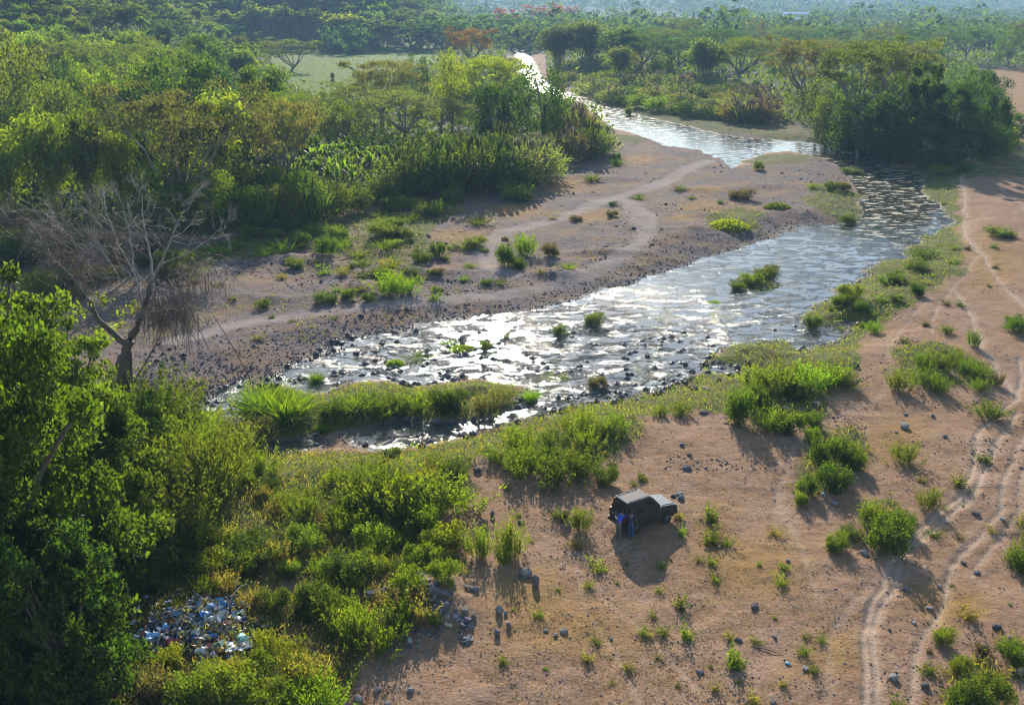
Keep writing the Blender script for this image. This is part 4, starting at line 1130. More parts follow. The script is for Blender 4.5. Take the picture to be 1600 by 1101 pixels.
for px, by, sc, wh in ((484, 236, 1.15, 'above the banana grove beside the hay field'), (306, 92, 1.5, 'on the lower hillside right of the wood'), (238, 88, 1.4, 'on the lower hillside'), (660, 172, 1.3, 'in front of the hay field'),
                   (352, 70, 1.6, 'high on the hillside'), (318, 78, 1.3, 'between two hillside bamboos')):
    x, y, z = place(px, by)
    o = link('palm_tree', None, None, (x, y, z), rnd.uniform(0, 6), sc, category='palm', label=f'feather leaved palm {wh}', group='palms of the valley')
    link('trunk', PTRUNK, o)
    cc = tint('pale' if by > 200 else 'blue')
    for i in range(15):
        lf = link('frond', FROND, o, (.3, .1, 6.1), 0, rnd.uniform(.8, 1.1), cc)
        lf.rotation_euler = (rnd.uniform(-.2, .2), rnd.uniform(-1.0, .35), i * 2.399)

# shrubs and grass clumps, one by one
B = [
 # island in the river
 ('tallgrass', 405, 652, 582, 66, 'lime', 'tall lush grass clump', 'at the left tip of the river island'), ('tallgrass', 445, 656, 584, 74, 'lime', 'tall lush grass clump', 'at the left tip of the river island'),
 ('tallgrass', 425, 640, 578, 70, 'bright', 'tall grass clump behind', 'at the left tip of the river island'), ('tallgrass', 466, 650, 596, 50, 'lime', 'shorter grass clump', 'at the left tip of the river island'),
 ('bush', 522, 655, 618, 46, 'mid', 'green bush', 'on the river island'), ('tallgrass', 560, 642, 599, 60, 'lime', 'tall grass clump', 'on the river island'), ('feather', 590, 645, 613, 60, 'bright', 'feathery shrub', 'on the river island'),
 ('feather', 625, 642, 610, 60, 'olive', 'feathery olive shrub', 'on the river island'), ('feather', 655, 640, 608, 50, 'lime', 'bright feathery shrub', 'on the river island'), ('bush', 690, 638, 603, 48, 'mid', 'dark bush', 'on the river island'),
 ('bush', 712, 634, 604, 40, 'mid', 'dark green bush', 'on the river island'), ('feather', 757, 645, 611, 46, 'grey', 'greyish twiggy shrub', 'on the river island'), ('feather', 780, 628, 598, 40, 'grey', 'grey brown twiggy shrub', 'on the river island'),
 ('tallgrass', 505, 672, 655, 22, 'lime', 'small bright grass tuft', 'on the river island'), ('tuft', 632, 648, 635, 18, 'lime', 'tiny bright grass tuft', 'on the river island'), ('tallgrass', 828, 628, 596, 24, 'lime', 'slim bright grass clump', 'at the right tip of the river island'),
 ('tallgrass', 494, 600, 572, 24, 'bright', 'slim grass clump', 'standing in the shallows above the island'), ('tallgrass', 318, 660, 628, 40, 'lime', 'bright grass clump', 'beside the left pond'),
 ('tallgrass', 300, 668, 640, 36, 'bright', 'green grass clump', 'beside the left pond'),
 # in the river
 ('bush', 932, 612, 580, 32, 'brown', 'brownish bush', 'standing in the water near the near bank'), ('bush', 930, 512, 484, 34, 'olive', 'olive bush', 'standing in midstream'), ('bush', 875, 526, 505, 24, 'olive', 'small olive bush', 'standing in midstream'),
 ('bush', 759, 548, 530, 20, 'olive', 'small round bush', 'standing in the glittering shallows'), ('bush', 790, 532, 521, 14, 'olive', 'tiny bush', 'standing in the glittering shallows'),
 ('mat', 722, 552, 540, 42, 'lime', 'oval bright green plant islet', 'in the glittering shallows'), ('mat', 702, 541, 534, 40, 'lime', 'thin green plant islet', 'in the glittering shallows'),
 ('tuft', 655, 564, 548, 46, 'lime', 'bright green plant islet', 'in the glittering shallows'), ('mat', 617, 571, 561, 28, 'lime', 'small green plant islet', 'in the glittering shallows'), ('mat', 866, 596, 584, 58, 'bright', 'long green plant islet', 'between island and near bank'),
 ('bush', 1152, 458, 438, 26, 'mid', 'dark green bush', 'on the midstream islet'), ('tuft', 1186, 442, 424, 40, 'bright', 'bright grassy bush', 'on the midstream islet'), ('bush', 1204, 430, 412, 30, 'brown', 'brownish bush', 'on the midstream islet'), ('mat', 1116, 478, 470, 24, 'lime', 'small green islet', 'left of the midstream islet'),
 ('bush', 1172, 448, 424, 36, 'bright', 'bright leafy bush', 'on the midstream islet'), ('bush', 1194, 438, 416, 34, 'olive', 'olive leafy bush', 'on the midstream islet'), ('mat', 1178, 450, 440, 80, 'olive', 'flat olive growth', 'around the midstream islet'),
 ('brush', 232, 700, 572, 84, 'bright', 'fine leaved bright shrub', 'at the foot of the bare dead trunk'), ('brush', 262, 690, 590, 80, 'olive', 'fine leaved olive shrub', 'right of the bare dead trunk'), ('feather', 150, 660, 590, 60, 'bright', 'feathery bright shrub', 'left of the bare dead trunk'),
 ('bush', 1325, 350, 332, 26, 'mid', 'round bush', 'on the spit by the dark pool'), ('tuft', 1270, 293, 276, 20, 'lime', 'bright shrub', 'on the spit by the dark pool'), ('bush', 1300, 297, 280, 26, 'olive', 'olive bush', 'on the spit by the dark pool'), ('bush', 1318, 298, 282, 24, 'brown', 'brownish bush', 'on the spit by the dark pool'),
 ('bush', 1328, 272, 260, 36, 'olive', 'low grassy bush', 'beside the dark pool'), ('tuft', 963, 258, 236, 20, 'mid', 'dark green bush', 'on the gravel near the upper river'), ('bush', 963, 252, 236, 14, 'mid', 'small bush', 'on the gravel near the upper river'),
 ('bush', 982, 182, 164, 14, 'bright', 'small bright bush', 'on the bank of the upper river'),
 # gravel bar
 ('bush', 706, 316, 287, 40, 'bright', 'bright green bush', 'at the edge of the gravel bar'), ('bush', 805, 312, 282, 62, 'bright', 'wide feathery green bush', 'at the edge of the gravel bar'), ('tuft', 750, 350, 326, 36, 'olive', 'olive grass clump', 'on the gravel bar'),
 ('bush', 790, 415, 375, 34, 'mid', 'green bush', 'on the gravel bar between the tracks'), ('feather', 820, 398, 362, 40, 'bright', 'taller green bush', 'on the gravel bar between the tracks'), ('bush', 860, 400, 376, 30, 'brown', 'brown bush', 'on the gravel bar between the tracks'),
 ('bush', 808, 420, 398, 26, 'mid', 'dark bush', 'on the gravel bar between the tracks'), ('tuft', 888, 420, 402, 22, 'lime', 'small bright bush', 'on the gravel bar between the tracks'), ('tuft', 725, 437, 425, 18, 'lime', 'tiny bright bush', 'on the gravel bar'),
 ('feather', 610, 458, 420, 46, 'lime', 'bright green bush on a mound', 'on the gravel bar'), ('feather', 632, 458, 430, 40, 'lime', 'bright green bush', 'beside a gravel mound'), ('bush', 595, 440, 420, 22, 'dark', 'dark bush', 'on a gravel mound'), ('bush', 546, 468, 446, 26, 'mid', 'green bush', 'on a gravel mound'),
 ('bush', 510, 398, 364, 38, 'mid', 'round dark green bush', 'behind the gravel heap'), ('tuft', 440, 392, 362, 50, 'bright', 'bright grassy bush', 'behind the gravel heap'), ('bush', 470, 384, 358, 34, 'mid', 'leafy bush', 'behind the gravel heap'), ('tuft', 415, 400, 372, 44, 'lime', 'grassy bush', 'behind the gravel heap'),
 ('bush', 660, 410, 390, 34, 'mid', 'bush', 'on the green edge of the gravel bar'), ('bush', 684, 400, 374, 26, 'mid', 'dark bush', 'on the green edge of the gravel bar'), ('tuft', 600, 390, 366, 40, 'lime', 'bright grass clump', 'on the green edge of the gravel bar'), ('bush', 660, 332, 312, 24, 'mid', 'shrub', 'on the green edge of the gravel bar'),
 ('tuft', 640, 345, 325, 40, 'bright', 'bright grass clump', 'on the green edge of the gravel bar'), ('tuft', 560, 400, 376, 44, 'bright', 'bright grass clump', 'on the green edge of the gravel bar'), ('bush', 630, 372, 352, 36, 'olive', 'olive bush', 'on the green edge of the gravel bar'),
 ('tuft', 350, 395, 372, 60, 'lime', 'wide bright grass clump', 'at the left of the gravel heap'), ('bush', 390, 372, 348, 40, 'bright', 'leafy bush', 'at the left of the gravel heap'), ('tuft', 535, 388, 360, 36, 'lime', 'bright grass clump', 'right of the round dark bush'),
 ('mat', 1140, 355, 342, 60, 'yellow', 'yellow green grass patch', 'on the middle of the gravel bar'), ('mat', 1215, 325, 316, 40, 'olive', 'low olive grass patch', 'on the right of the gravel bar'), ('tuft', 925, 282, 262, 30, 'olive', 'olive grass clump', 'on the gravel near the reeds'),
 ('bush', 1185, 265, 250, 18, 'olive', 'small bush', 'on the spit of the upper river'),
 # right bank and terrace
 ('bush', 1156, 662, 580, 52, 'mid', 'tall dark green bush casting a long shadow', 'at the right end of the near bank'), ('bush', 1180, 640, 590, 40, 'mid', 'green bush', 'beside the tall dark bush'), ('feather', 1205, 672, 630, 56, 'bright', 'feathery bush', 'right of the tall dark bush'),
 ('bush', 1235, 676, 640, 44, 'mid', 'leafy bush', 'right of the tall dark bush'), ('bush', 1268, 668, 640, 36, 'mid', 'dark bush', 'right of the tall dark bush'), ('feather', 1190, 610, 560, 60, 'bright', 'bright feathery bush', 'on the near bank below the inlet'),
 ('feather', 1225, 608, 556, 70, 'bright', 'wide feathery bush', 'on the near bank below the inlet'), ('feather', 1262, 606, 555, 66, 'lime', 'lime feathery bush', 'on the near bank below the inlet'), ('feather', 1300, 600, 556, 60, 'bright', 'feathery bush', 'on the near bank below the inlet'),
 ('bush', 1240, 620, 590, 50, 'mid', 'leafy bush', 'on the near bank below the inlet'), ('feather', 1318, 604, 575, 36, 'mid', 'dark feathery bush', 'on the near bank below the inlet'),
 ('bush', 1270, 512, 488, 26, 'mid', 'round bush', 'on the right bank beside the inlet'), ('bush', 1330, 468, 440, 40, 'bright', 'leafy bush', 'on the grassy right bank'), ('bush', 1315, 478, 455, 30, 'mid', 'dark leafy bush', 'on the grassy right bank'),
 ('bush', 1344, 486, 466, 26, 'mid', 'leafy bush', 'on the grassy right bank'), ('bush', 1432, 460, 440, 26, 'dark', 'dark bush', 'on the grassy right bank'), ('feather', 1365, 520, 500, 22, 'lime', 'bright shrub', 'beside the inlet'), ('bush', 1400, 440, 424, 36, 'olive', 'olive bush', 'on the grassy right bank'),
 ('feather', 1405, 610, 575, 40, 'olive', 'olive shrub', 'on the terrace between the footpaths'), ('feather', 1445, 578, 542, 34, 'mid', 'green shrub', 'on the terrace between the footpaths'), ('feather', 1472, 580, 548, 30, 'olive', 'olive shrub', 'on the terrace between the footpaths'),
 ('feather', 1490, 568, 544, 24, 'olive', 'small olive shrub', 'on the terrace between the footpaths'), ('feather', 1450, 602, 572, 40, 'mid', 'green shrub', 'on the terrace between the footpaths'), ('feather', 1464, 612, 584, 36, 'mid', 'green shrub', 'on the terrace between the footpaths'),
 ('feather', 1512, 585, 556, 30, 'mid', 'green shrub', 'on the terrace between the footpaths'), ('feather', 1530, 594, 566, 34, 'mid', 'green shrub', 'on the terrace between the footpaths'), ('feather', 1528, 610, 588, 28, 'olive', 'olive shrub', 'on the terrace between the footpaths'),
 ('feather', 1556, 602, 578, 20, 'brown', 'brown shrub', 'on the terrace between the footpaths'), ('feather', 1545, 650, 624, 50, 'olive', 'wide olive shrub', 'beside the right footpath'), ('bush', 1560, 370, 352, 50, 'olive', 'olive bush', 'on the upper right terrace'), ('bush', 1590, 518, 490, 50, 'mid', 'green bush', 'at the right edge of the terrace'),
 ('feather', 1520, 540, 512, 18, 'mid', 'small shrub', 'beside the upper footpath'), ('tuft', 1475, 550, 536, 16, 'olive', 'small grass tuft', 'beside the upper footpath'), ('feather', 1480, 520, 506, 20, 'olive', 'small olive shrub', 'beside the upper footpath'),
 ('bush', 1288, 726, 676, 50, 'mid', 'green bush', 'in the bush patch right of the car'), ('bush', 1318, 722, 680, 46, 'mid', 'dark green bush', 'in the bush patch right of the car'), ('bush', 1338, 732, 700, 34, 'bright', 'bright bush', 'in the bush patch right of the car'),
 ('bush', 1302, 764, 720, 56, 'mid', 'wide green bush', 'in the bush patch right of the car'), ('bush', 1262, 772, 738, 36, 'mid', 'dark bush', 'in the bush patch right of the car'), ('bush', 1250, 790, 764, 24, 'bright', 'small bush', 'in the bush patch right of the car'), ('bush', 1268, 692, 664, 24, 'bright', 'small bright bush', 'in the bush patch right of the car'),
 ('feather', 1410, 722, 688, 44, 'olive', 'thin olive shrub', 'on the terrace above the wheel ruts'), ('bush', 1388, 858, 800, 76, 'mid', 'large round green bush', 'beside the wheel ruts'), ('bush', 1362, 820, 780, 50, 'bright', 'bright green bush', 'behind the large round bush'), ('bush', 1410, 830, 795, 40, 'mid', 'bush', 'behind the large round bush'),
 ('bush', 1308, 858, 828, 42, 'bright', 'low bright bush', 'left of the large round bush'), ('feather', 1452, 792, 760, 36, 'olive', 'olive shrub', 'beside the wheel ruts'), ('bush', 1330, 838, 820, 40, 'olive', 'low olive bush', 'left of the large round bush'),
 ('tuft', 1110, 812, 770, 30, 'olive', 'olive grass clump', 'in the row right of the car'), ('tuft', 1112, 848, 808, 34, 'olive', 'olive grass clump', 'in the row right of the car'), ('tuft', 1112, 882, 856, 20, 'bright', 'small green tuft', 'in the row right of the car'), ('tuft', 1117, 908, 890, 18, 'bright', 'tiny green tuft', 'in the row right of the car'),
 ('tuft', 1065, 838, 790 + 20, 14, 'lime', 'small bright plant', 'in the shadow beside the car'), ('tuft', 1220, 912, 884, 22, 'yellow', 'small yellow green tuft', 'on the open dirt right of the car'), ('tuft', 1062, 948, 910, 24, 'olive', 'small olive tuft', 'on the open dirt below the car'),
 ('tuft', 1072, 996, 960, 30, 'bright', 'small bright tuft', 'on the open dirt below the car'), ('tuft', 1148, 1040, 990, 40, 'bright', 'bright grass tuft', 'on the open dirt below the car'), ('tuft', 1255, 1022, 1000, 22, 'yellow', 'yellowish tuft', 'on the dirt left of the wheel ruts'), ('tuft', 1272, 1050, 1028, 20, 'olive', 'olive tuft', 'on the dirt left of the wheel ruts'),
 ('tuft', 1178, 1098, 1064, 24, 'straw', 'straw coloured tuft', 'at the lower edge of the dirt'), ('tuft', 1140, 998, 975, 20, 'straw', 'straw coloured tuft', 'on the open dirt below the car'), ('tuft', 1014, 995, 975, 16, 'straw', 'tiny dry tuft', 'on the open dirt below the car'),
 ('bush', 1476, 1004, 976, 36, 'bright', 'small bright bush', 'right of the wheel ruts'), ('bush', 1500, 1048, 1022, 36, 'bright', 'small bright bush', 'right of the wheel ruts'), ('bush', 1535, 1100, 1050, 84, 'mid', 'wide green bush', 'at the lower right edge'), ('bush', 1500, 1106, 1072, 46, 'mid', 'green bush', 'at the lower right edge'),
 ('bush', 1590, 1030, 1000, 60, 'bright', 'leafy low bush', 'at the right edge'), ('bush', 1598, 890, 850, 60, 'mid', 'dark bush', 'at the right edge above the low bush'), ('tuft', 1512, 965, 926, 30, 'straw', 'thin straw coloured plant', 'right of the wheel ruts'), ('tuft', 1402, 1112, 1070, 30, 'olive', 'grass tuft', 'at the lower edge of the dirt'),
 # around the car, left
 ('feather', 905, 826, 788, 34, 'olive', 'olive shrub', 'left of the car'), ('bush', 882, 812, 795, 20, 'brown', 'small brown bush', 'left of the car'), ('tuft', 935, 890, 862, 30, 'yellow', 'yellow tuft', 'left of the car shadow'), ('feather', 750, 868, 814, 42, 'bright', 'bright upright bush', 'on the dirt left of the boulders'),
 ('feather', 798, 868, 804, 42, 'bright', 'taller bright upright bush', 'on the dirt left of the boulders'), ('feather', 788, 880, 844, 30, 'bright', 'low bright bush', 'on the dirt left of the boulders'), ('bush', 945, 756, 726, 40, 'mid', 'dark green bush', 'above the car'), ('tuft', 1003, 750, 728, 24, 'olive', 'grass clump', 'above the car'),
 ('feather', 870, 752, 696, 80, 'olive', 'brownish feathery shrub', 'on the near bank above the car'), ('feather', 905, 740, 690, 60, 'olive', 'olive feathery shrub', 'on the near bank above the car'), ('feather', 825, 742, 690, 70, 'bright', 'feathery shrub', 'on the near bank above the car'),
 # rubble
 ('feather', 615, 958, 912, 60, 'tan', 'dry tan shrub', 'growing on the rubble heap'), ('feather', 650, 965, 925, 60, 'straw', 'dry straw shrub', 'growing on the rubble heap'), ('feather', 622, 985, 930, 46, 'mid', 'green shrub', 'growing on the rubble heap'), ('bush', 676, 976, 952, 24, 'bright', 'small bright bush', 'growing on the rubble heap'),
 ('feather', 592, 1018, 970, 60, 'bright', 'bright feathery shrub', 'below the rubble heap'), ('feather', 560, 1000, 940, 60, 'bright', 'feathery shrub', 'left of the rubble heap'), ('bush', 695, 905, 870, 50, 'bright', 'bright bush', 'above the rubble heap'),
 # bottom left
 ('feather', 495, 1110, 1056, 90, 'lime', 'bright lime feathery bush', 'at the bottom edge'), ('bush', 425, 1110, 1060, 80, 'bright', 'leafy bush', 'at the bottom edge'), ('bush', 360, 1100, 1040, 90, 'bright', 'leafy bush', 'at the bottom edge'), ('bush', 300, 1105, 1040, 80, 'olive', 'olive bush', 'at the bottom edge'),
 ('bush', 240, 1100, 1030, 80, 'brown', 'dry brown bush', 'at the bottom edge'), ('bush', 330, 1062, 1028, 60, 'bright', 'leafy bush', 'below the litter heap'), ('bush', 400, 1055, 1020, 60, 'yellow', 'yellowish bush', 'below the litter heap'), ('feather', 460, 1060, 1010, 50, 'olive', 'olive shrub', 'below the litter heap'),
 ('bush', 640, 925, 880, 60, 'bright', 'bright leafy bush', 'above the rubble heap'), ('feather', 620, 800, 705, 120, 'bright', 'large feathery shrub', 'on the weedy near bank'), ('feather', 690, 802, 735, 110, 'bright', 'large green feathery shrub', 'on the weedy near bank'),
 ('feather', 575, 790, 715, 90, 'olive', 'large olive feathery shrub', 'on the weedy near bank'), ('bush', 500, 950, 900, 70, 'mid', 'dark leafy bush', 'on the weedy near bank'), ('bush', 545, 900, 850, 80, 'mid', 'leafy green bush', 'on the weedy near bank'),
 ('brush', 318, 800, 640, 90, 'olive', 'tall thin feathery shrub', 'right of the dark left trees'), ('brush', 285, 760, 640, 80, 'bright', 'tall bright feathery shrub', 'right of the dark left trees'), ('brush', 340, 760, 655, 80, 'olive', 'tall feathery shrub', 'right of the dark left trees'),
 ('brush', 270, 860, 730, 90, 'olive', 'tall olive feathery shrub', 'right of the dark left trees'), ('bush', 360, 720, 660, 70, 'grey', 'greyish leafy bush', 'by the left pond'), ('bush', 400, 690, 650, 60, 'grey', 'greyish bush', 'by the left pond'),
 ('bush', 612, 712, 698, 32, 'mid', 'small leafy bush', 'beside the lower channel'), ('feather', 585, 742, 712, 60, 'olive', 'olive shrub', 'beside the lower channel'),
]
NAMES = {'brush': 'shrub', 'weed': 'weed', 'tallgrass': 'grass_clump', 'tuft': 'grass_tuft', 'mat': 'creeping_plant', 'bush': 'bush', 'feather': 'shrub'}
CATS = {'brush': 'shrub', 'weed': 'weed', 'tallgrass': 'grass', 'tuft': 'grass', 'mat': 'plant', 'bush': 'bush', 'feather': 'shrub'}
bpx = []
for k, px, by, ty, w, c, ph, wh in B:
    if k == 'tuft' and px > 860 and ('dirt' in wh or 'car' in wh or 'path' in wh or 'ruts' in wh): k = 'weed'; w *= 1.25; ty += (by - ty) * .15
    if 'near bank' in wh: ty += (by - ty) * .16
    plant(k, NAMES[k], px, by, ty, w * 1.08, c, ph, wh, CATS[k], 'bushes and grasses of the river banks')
    bpx.append((px, by, w))
# weeds filling the near bank and other green places
def scatter_bushes(poly_px, st, kinds, hmin, hmax, wh, wmul=1.3, gap=.38):
    P = np.array(poly_px, float)
    y = P[:, 1].min()
    while y < P[:, 1].max():
        x = P[:, 0].min() + rnd.uniform(0, st)
        while x < P[:, 0].max():
            px, py = x + rnd.uniform(-.4, .4) * st, y + rnd.uniform(-.3, .3) * st * .6
            x += st
            if poly_sd(np.array([px]), np.array([py]), poly_px, 5)[0] > -2: continue
            if any(abs(px - a) < ww * .35 and abs(py - b) < 10 for a, b, ww in bpx): continue
            if fbm(np.array([px / 70.0]), np.array([py / 38.0]), 3, 201)[0] < gap: continue
            k, c, ph = rnd.choice(kinds)
            h = hmin + (hmax - hmin) * rnd.random() ** 1.6
            plant(k, NAMES[k], px, py, py - h, h * wmul * rnd.uniform(.9, 1.5), c, ph, wh, CATS[k], 'bushes and grasses of the river banks')
        y += st * .62
WEED = [('feather', 'bright', 'green feathery weed'), ('feather', 'olive', 'olive feathery weed'), ('feather', 'yellow', 'yellow green weed'), ('bush', 'bright', 'leafy green weed'), ('bush', 'yellow', 'yellowish leafy weed'), ('bush', 'lime', 'bright leafy weed'), ('tuft', 'olive', 'olive grassy weed'), ('weed', 'straw', 'withered straw weed'), ('brush', 'mid', 'fine leaved green shrub'), ('bush', 'mid', 'dark leafy weed'), ('feather', 'straw', 'dry straw coloured weed')]
scatter_bushes([(390, 735), (640, 738), (745, 712), (735, 760), (690, 830), (730, 890), (640, 905), (560, 940), (560, 1030), (420, 1040), (390, 960), (300, 930), (320, 860), (370, 790)], 38, WEED, 18, 46, 'on the weedy near bank', 1.3, .45)
scatter_bushes([(745, 715), (860, 680), (1000, 645), (1100, 625), (1140, 645), (1060, 665), (960, 680), (900, 730), (780, 735)], 38, [('feather', 'bright', 'green feathery weed'), ('feather', 'olive', 'olive weed'), ('feather', 'lime', 'bright lime weed')], 17, 36, 'between river and car', 1.3, .28)
scatter_bushes([(1290, 480), (1420, 410), (1490, 300), (1500, 420), (1420, 475), (1340, 520), (1290, 520)], 34, [('weed', 'lime', 'lime low plant'), ('bush', 'olive', 'olive low bush'), ('tuft', 'bright', 'bright grass tuft'), ('weed', 'yellow', 'yellow green low plant'), ('feather', 'mid', 'green low shrub')], 7, 19, 'on the grassy right bank', 1.9)
scatter_bushes([(220, 1040), (380, 1035), (540, 1060), (540, 1110), (200, 1110)], 46, [('bush', 'bright', 'leafy green weed'), ('bush', 'yellow', 'yellowish leafy weed'), ('feather', 'straw', 'dry straw coloured weed')], 30, 50, 'below the litter heap')
scatter_bushes([(250, 640), (380, 650), (420, 720), (370, 800), (310, 900), (240, 930), (230, 800)], 38, [('bush', 'bright', 'leafy green weed'), ('feather', 'bright', 'green feathery weed'), ('bush', 'mid', 'dark leafy weed'), ('feather', 'olive', 'olive feathery weed')], 30, 55, 'right of the dark left trees', 1.3)
scatter_bushes([(330, 372), (560, 340), (700, 306), (720, 322), (650, 368), (560, 395), (420, 388), (340, 400)], 26, [('feather', 'lime', 'bright low shrub'), ('bush', 'olive', 'low olive bush'), ('bush', 'bright', 'low green bush'), ('tuft', 'bright', 'green grass clump')], 12, 24, 'along the wood edge above the gravel bar', 1.8, .30)
scatter_bushes([(420, 395), (560, 385), (740, 370), (760, 420), (680, 460), (560, 475), (440, 450)], 34, [('weed', 'lime', 'bright low weed'), ('weed', 'olive', 'low olive weed'), ('bush', 'bright', 'low green bush'), ('feather', 'straw', 'dry low shrub')], 8, 20, 'among the gravel mounds', 1.8, .42)
scatter_bushes([(1420, 268), (1600, 246), (1600, 272), (1480, 280)], 34, [('bush', 'mid', 'low green bush'), ('bush', 'bright', 'bright low bush')], 12, 20, 'below the dark riverside trees', 2.0)
scatter_bushes([(880, 142), (1000, 168), (1100, 186), (1130, 190), (1000, 176), (900, 152)], 30, [('bush', 'bright', 'bright low bush'), ('bush', 'mid', 'low green bush')], 8, 14, 'at the foot of the reed hedge', 2.0)
scatter_bushes([(1290, 225), (1400, 240), (1560, 244), (1540, 258), (1420, 266), (1300, 240)], 30, [('bigbush', 'dark', 'dark low bush'), ('bigbush', 'blue', 'dark bluish bush')] if False else [('bush', 'dark', 'dark low bush'), ('bush', 'blue', 'bluish low bush')], 18, 34, 'under the dark riverside trees', 1.8)
scatter_bushes([(480, 300), (620, 296), (700, 296), (860, 285), (700, 318), (600, 335), (520, 345)], 32, [('bush', 'mid', 'low green bush'), ('bush', 'olive', 'low olive bush')], 16, 28, 'at the foot of the reeds', 1.8)
scatter_bushes([(340, 350), (500, 350), (520, 340), (480, 366), (360, 372)], 30, [('bush', 'dark', 'shaded low bush'), ('bush', 'mid', 'low green bush')], 20, 32, 'at the foot of the canes', 1.7)

scatter_bushes([(-30, 362), (300, 372), (320, 395), (270, 455), (120, 470), (-30, 470)], 42, [('bush', 'dark', 'shaded dark bush'), ('bush', 'olive', 'dull olive bush'), ('bush', 'brown', 'dull brown bush')], 24, 46, 'behind the bare dead tree', 1.5)
scatter_bushes([(330, 440), (560, 420), (720, 385), (900, 320), (1060, 290), (1200, 300), (1180, 350), (1000, 400), (840, 440), (600, 490), (400, 540), (320, 520)], 42,
    [('weed', 'olive', 'sparse olive weed'), ('weed', 'bright', 'small green weed'), ('weed', 'straw', 'dry straw coloured weed'), ('bush', 'brown', 'low dry bush'), ('bush', 'mid', 'low green bush'), ('tuft', 'olive', 'olive grass tuft')], 6, 20, 'on the gravel bar', 1.8, .44)
scatter_bushes([(730, 770), (900, 700), (1080, 690), (1230, 720), (1250, 900), (1330, 960), (1330, 1090), (620, 1095), (760, 960)], 62,
    [('weed', 'olive', 'small olive weed'), ('weed', 'straw', 'dry straw coloured weed'), ('weed', 'bright', 'small green weed')], 8, 24, 'on the open red dirt around the car', 1.5, .50)
scatter_bushes([(1360, 640), (1520, 640), (1600, 560), (1600, 1090), (1420, 1090), (1470, 900), (1340, 700)], 62,
    [('weed', 'olive', 'small olive weed'), ('weed', 'straw', 'dry straw coloured weed'), ('weed', 'brown', 'brown withered weed')], 7, 26, 'beside the wheel ruts on the right', 1.5, .5)
scatter_bushes([(1380, 400), (1500, 290), (1600, 300), (1600, 560), (1400, 560)], 50, [('weed', 'olive', 'small olive weed'), ('weed', 'brown', 'brown withered weed')], 6, 14, 'on the upper right terrace', 1.7, .5)

# ---------------------------------------------------------------- growth nobody could count
def world_samples(n, y0, y1, power=1.9, half=.62):
    """ground positions, thinning with distance"""
    u = nr.random(n)
    a, b = y0 ** (1 - power), y1 ** (1 - power)
    y = (a + (b - a) * u) ** (1 / (1 - power))
    x = (nr.random(n) * 2 - 1) * (8 + half * y)
    return x, y
def stuff_leaves(name, x, y, size, asp, lift, up, mat, col, label, flat=.8):
    z = ground(x, y)
    n = len(x)
    q = np.stack([x, y, z + lift], 1)
    a = unit(np.stack([nr.normal(size=n), nr.normal(size=n), np.abs(nr.normal(size=n)) * flat + up], 1))
    q += a * size[:, None] * .3
    v, f = kites(q, a, size, size * asp, nr)
    return link(name, mesh_np(name, v, f, [mat]), None, color=col, kind='stuff', label=label)
x, y = world_samples(300000, 36, 190)
g = ground(x, y, 'grass'); dw = ground(x, y, 'dw')
nz = fbm(x / 2.2, y / 2.2, 4, 77)
m = (g > .25) & (dw > .1) & (g + (nz - .5) * 2.2 > .45)
near = np.exp(-np.clip(dw, 0, 99) / 3.0)
wet_ = m & (nr.random(len(x)) < .45 + near) & (dw < 14)
k = np.flatnonzero(wet_)[:70000]
stuff_leaves('creeping_grass', x[k], y[k], nr.uniform(.09, .22, len(k)) * (y[k] / 80) ** .5, .5, np.clip((fbm(x[k] / .8, y[k] / .8, 3, 143) - .35) * .9, 0, .6) * nr.random(len(k)), .25, LEAF, (.115, .165, .018), 'bright yellow green creeping growth along the river banks')
k = np.flatnonzero(m & ~wet_)[:42000]
stuff_leaves('weed_cover', x[k], y[k], nr.uniform(.12, .30, len(k)) * (y[k] / 70) ** .5, .36, np.clip((fbm(x[k] / .9, y[k] / .9, 3, 141) - .35) * 1.5, 0, 1) * nr.random(len(k)), .7, GRASSM, (.070, .092, .020), 'mixed olive weeds covering the near bank')
k = np.flatnonzero(m & (nr.random(len(x)) < .45))[:26000]
stuff_leaves('dry_grass', x[k], y[k], nr.uniform(.2, .5, len(k)), .16, nr.uniform(0, .3, len(k)), .9, GRASSM, (.15, .118, .06), 'dry straw among the weeds')
x, y = world_samples(90000, 36, 150)
g = ground(x, y, 'grass'); gr = ground(x, y, 'gravel'); dw = ground(x, y, 'dw'); fo = ground(x, y, 'forest'); pa = ground(x, y, 'path')
nz = fbm(x / 5, y / 5, 4, 87)
k = np.flatnonzero((g < .4) & (gr < .5) & (fo < .3) & (dw > 1) & (pa < .25) & (nz > .47))[:26000]
stuff_leaves('dry_turf', x[k], y[k], nr.uniform(.07, .19, len(k)), .22, nr.uniform(0, .02, len(k)), .12, GRASSM, (.135, .095, .062), 'thin dry turf on the red earth terrace', .35)
k = np.flatnonzero((gr > .5) & (dw > 1) & (nz > .55) & (pa < .2))[:9000]
stuff_leaves('gravel_weeds', x[k], y[k], nr.uniform(.15, .35, len(k)), .4, nr.uniform(0, .1, len(k)), .5, LEAF, (.12, .12, .035), 'sparse weeds on the gravel bar')
# undergrowth of the woods
x, y = world_samples(260000, 110, 760, 1.5, .66)
fo = ground(x, y, 'forest'); dw = ground(x, y, 'dw')
nz = fbm(x / 9, y / 9, 4, 97)
k = np.flatnonzero((fo > .6) & (dw > 2) & (nz > .36))[:70000]
sz = nr.uniform(.5, 1.3, len(k)) * np.clip(y[k] / 220, .7, 2.4)
stuff_leaves('undergrowth', x[k], y[k], sz, .55, nr.random(len(k)) ** 1.5 * 4.5 * np.clip((nz[k] - .36) * 5, .1, 1), .3, LEAF, (.058, .080, .022), 'tangled undergrowth between the trees')
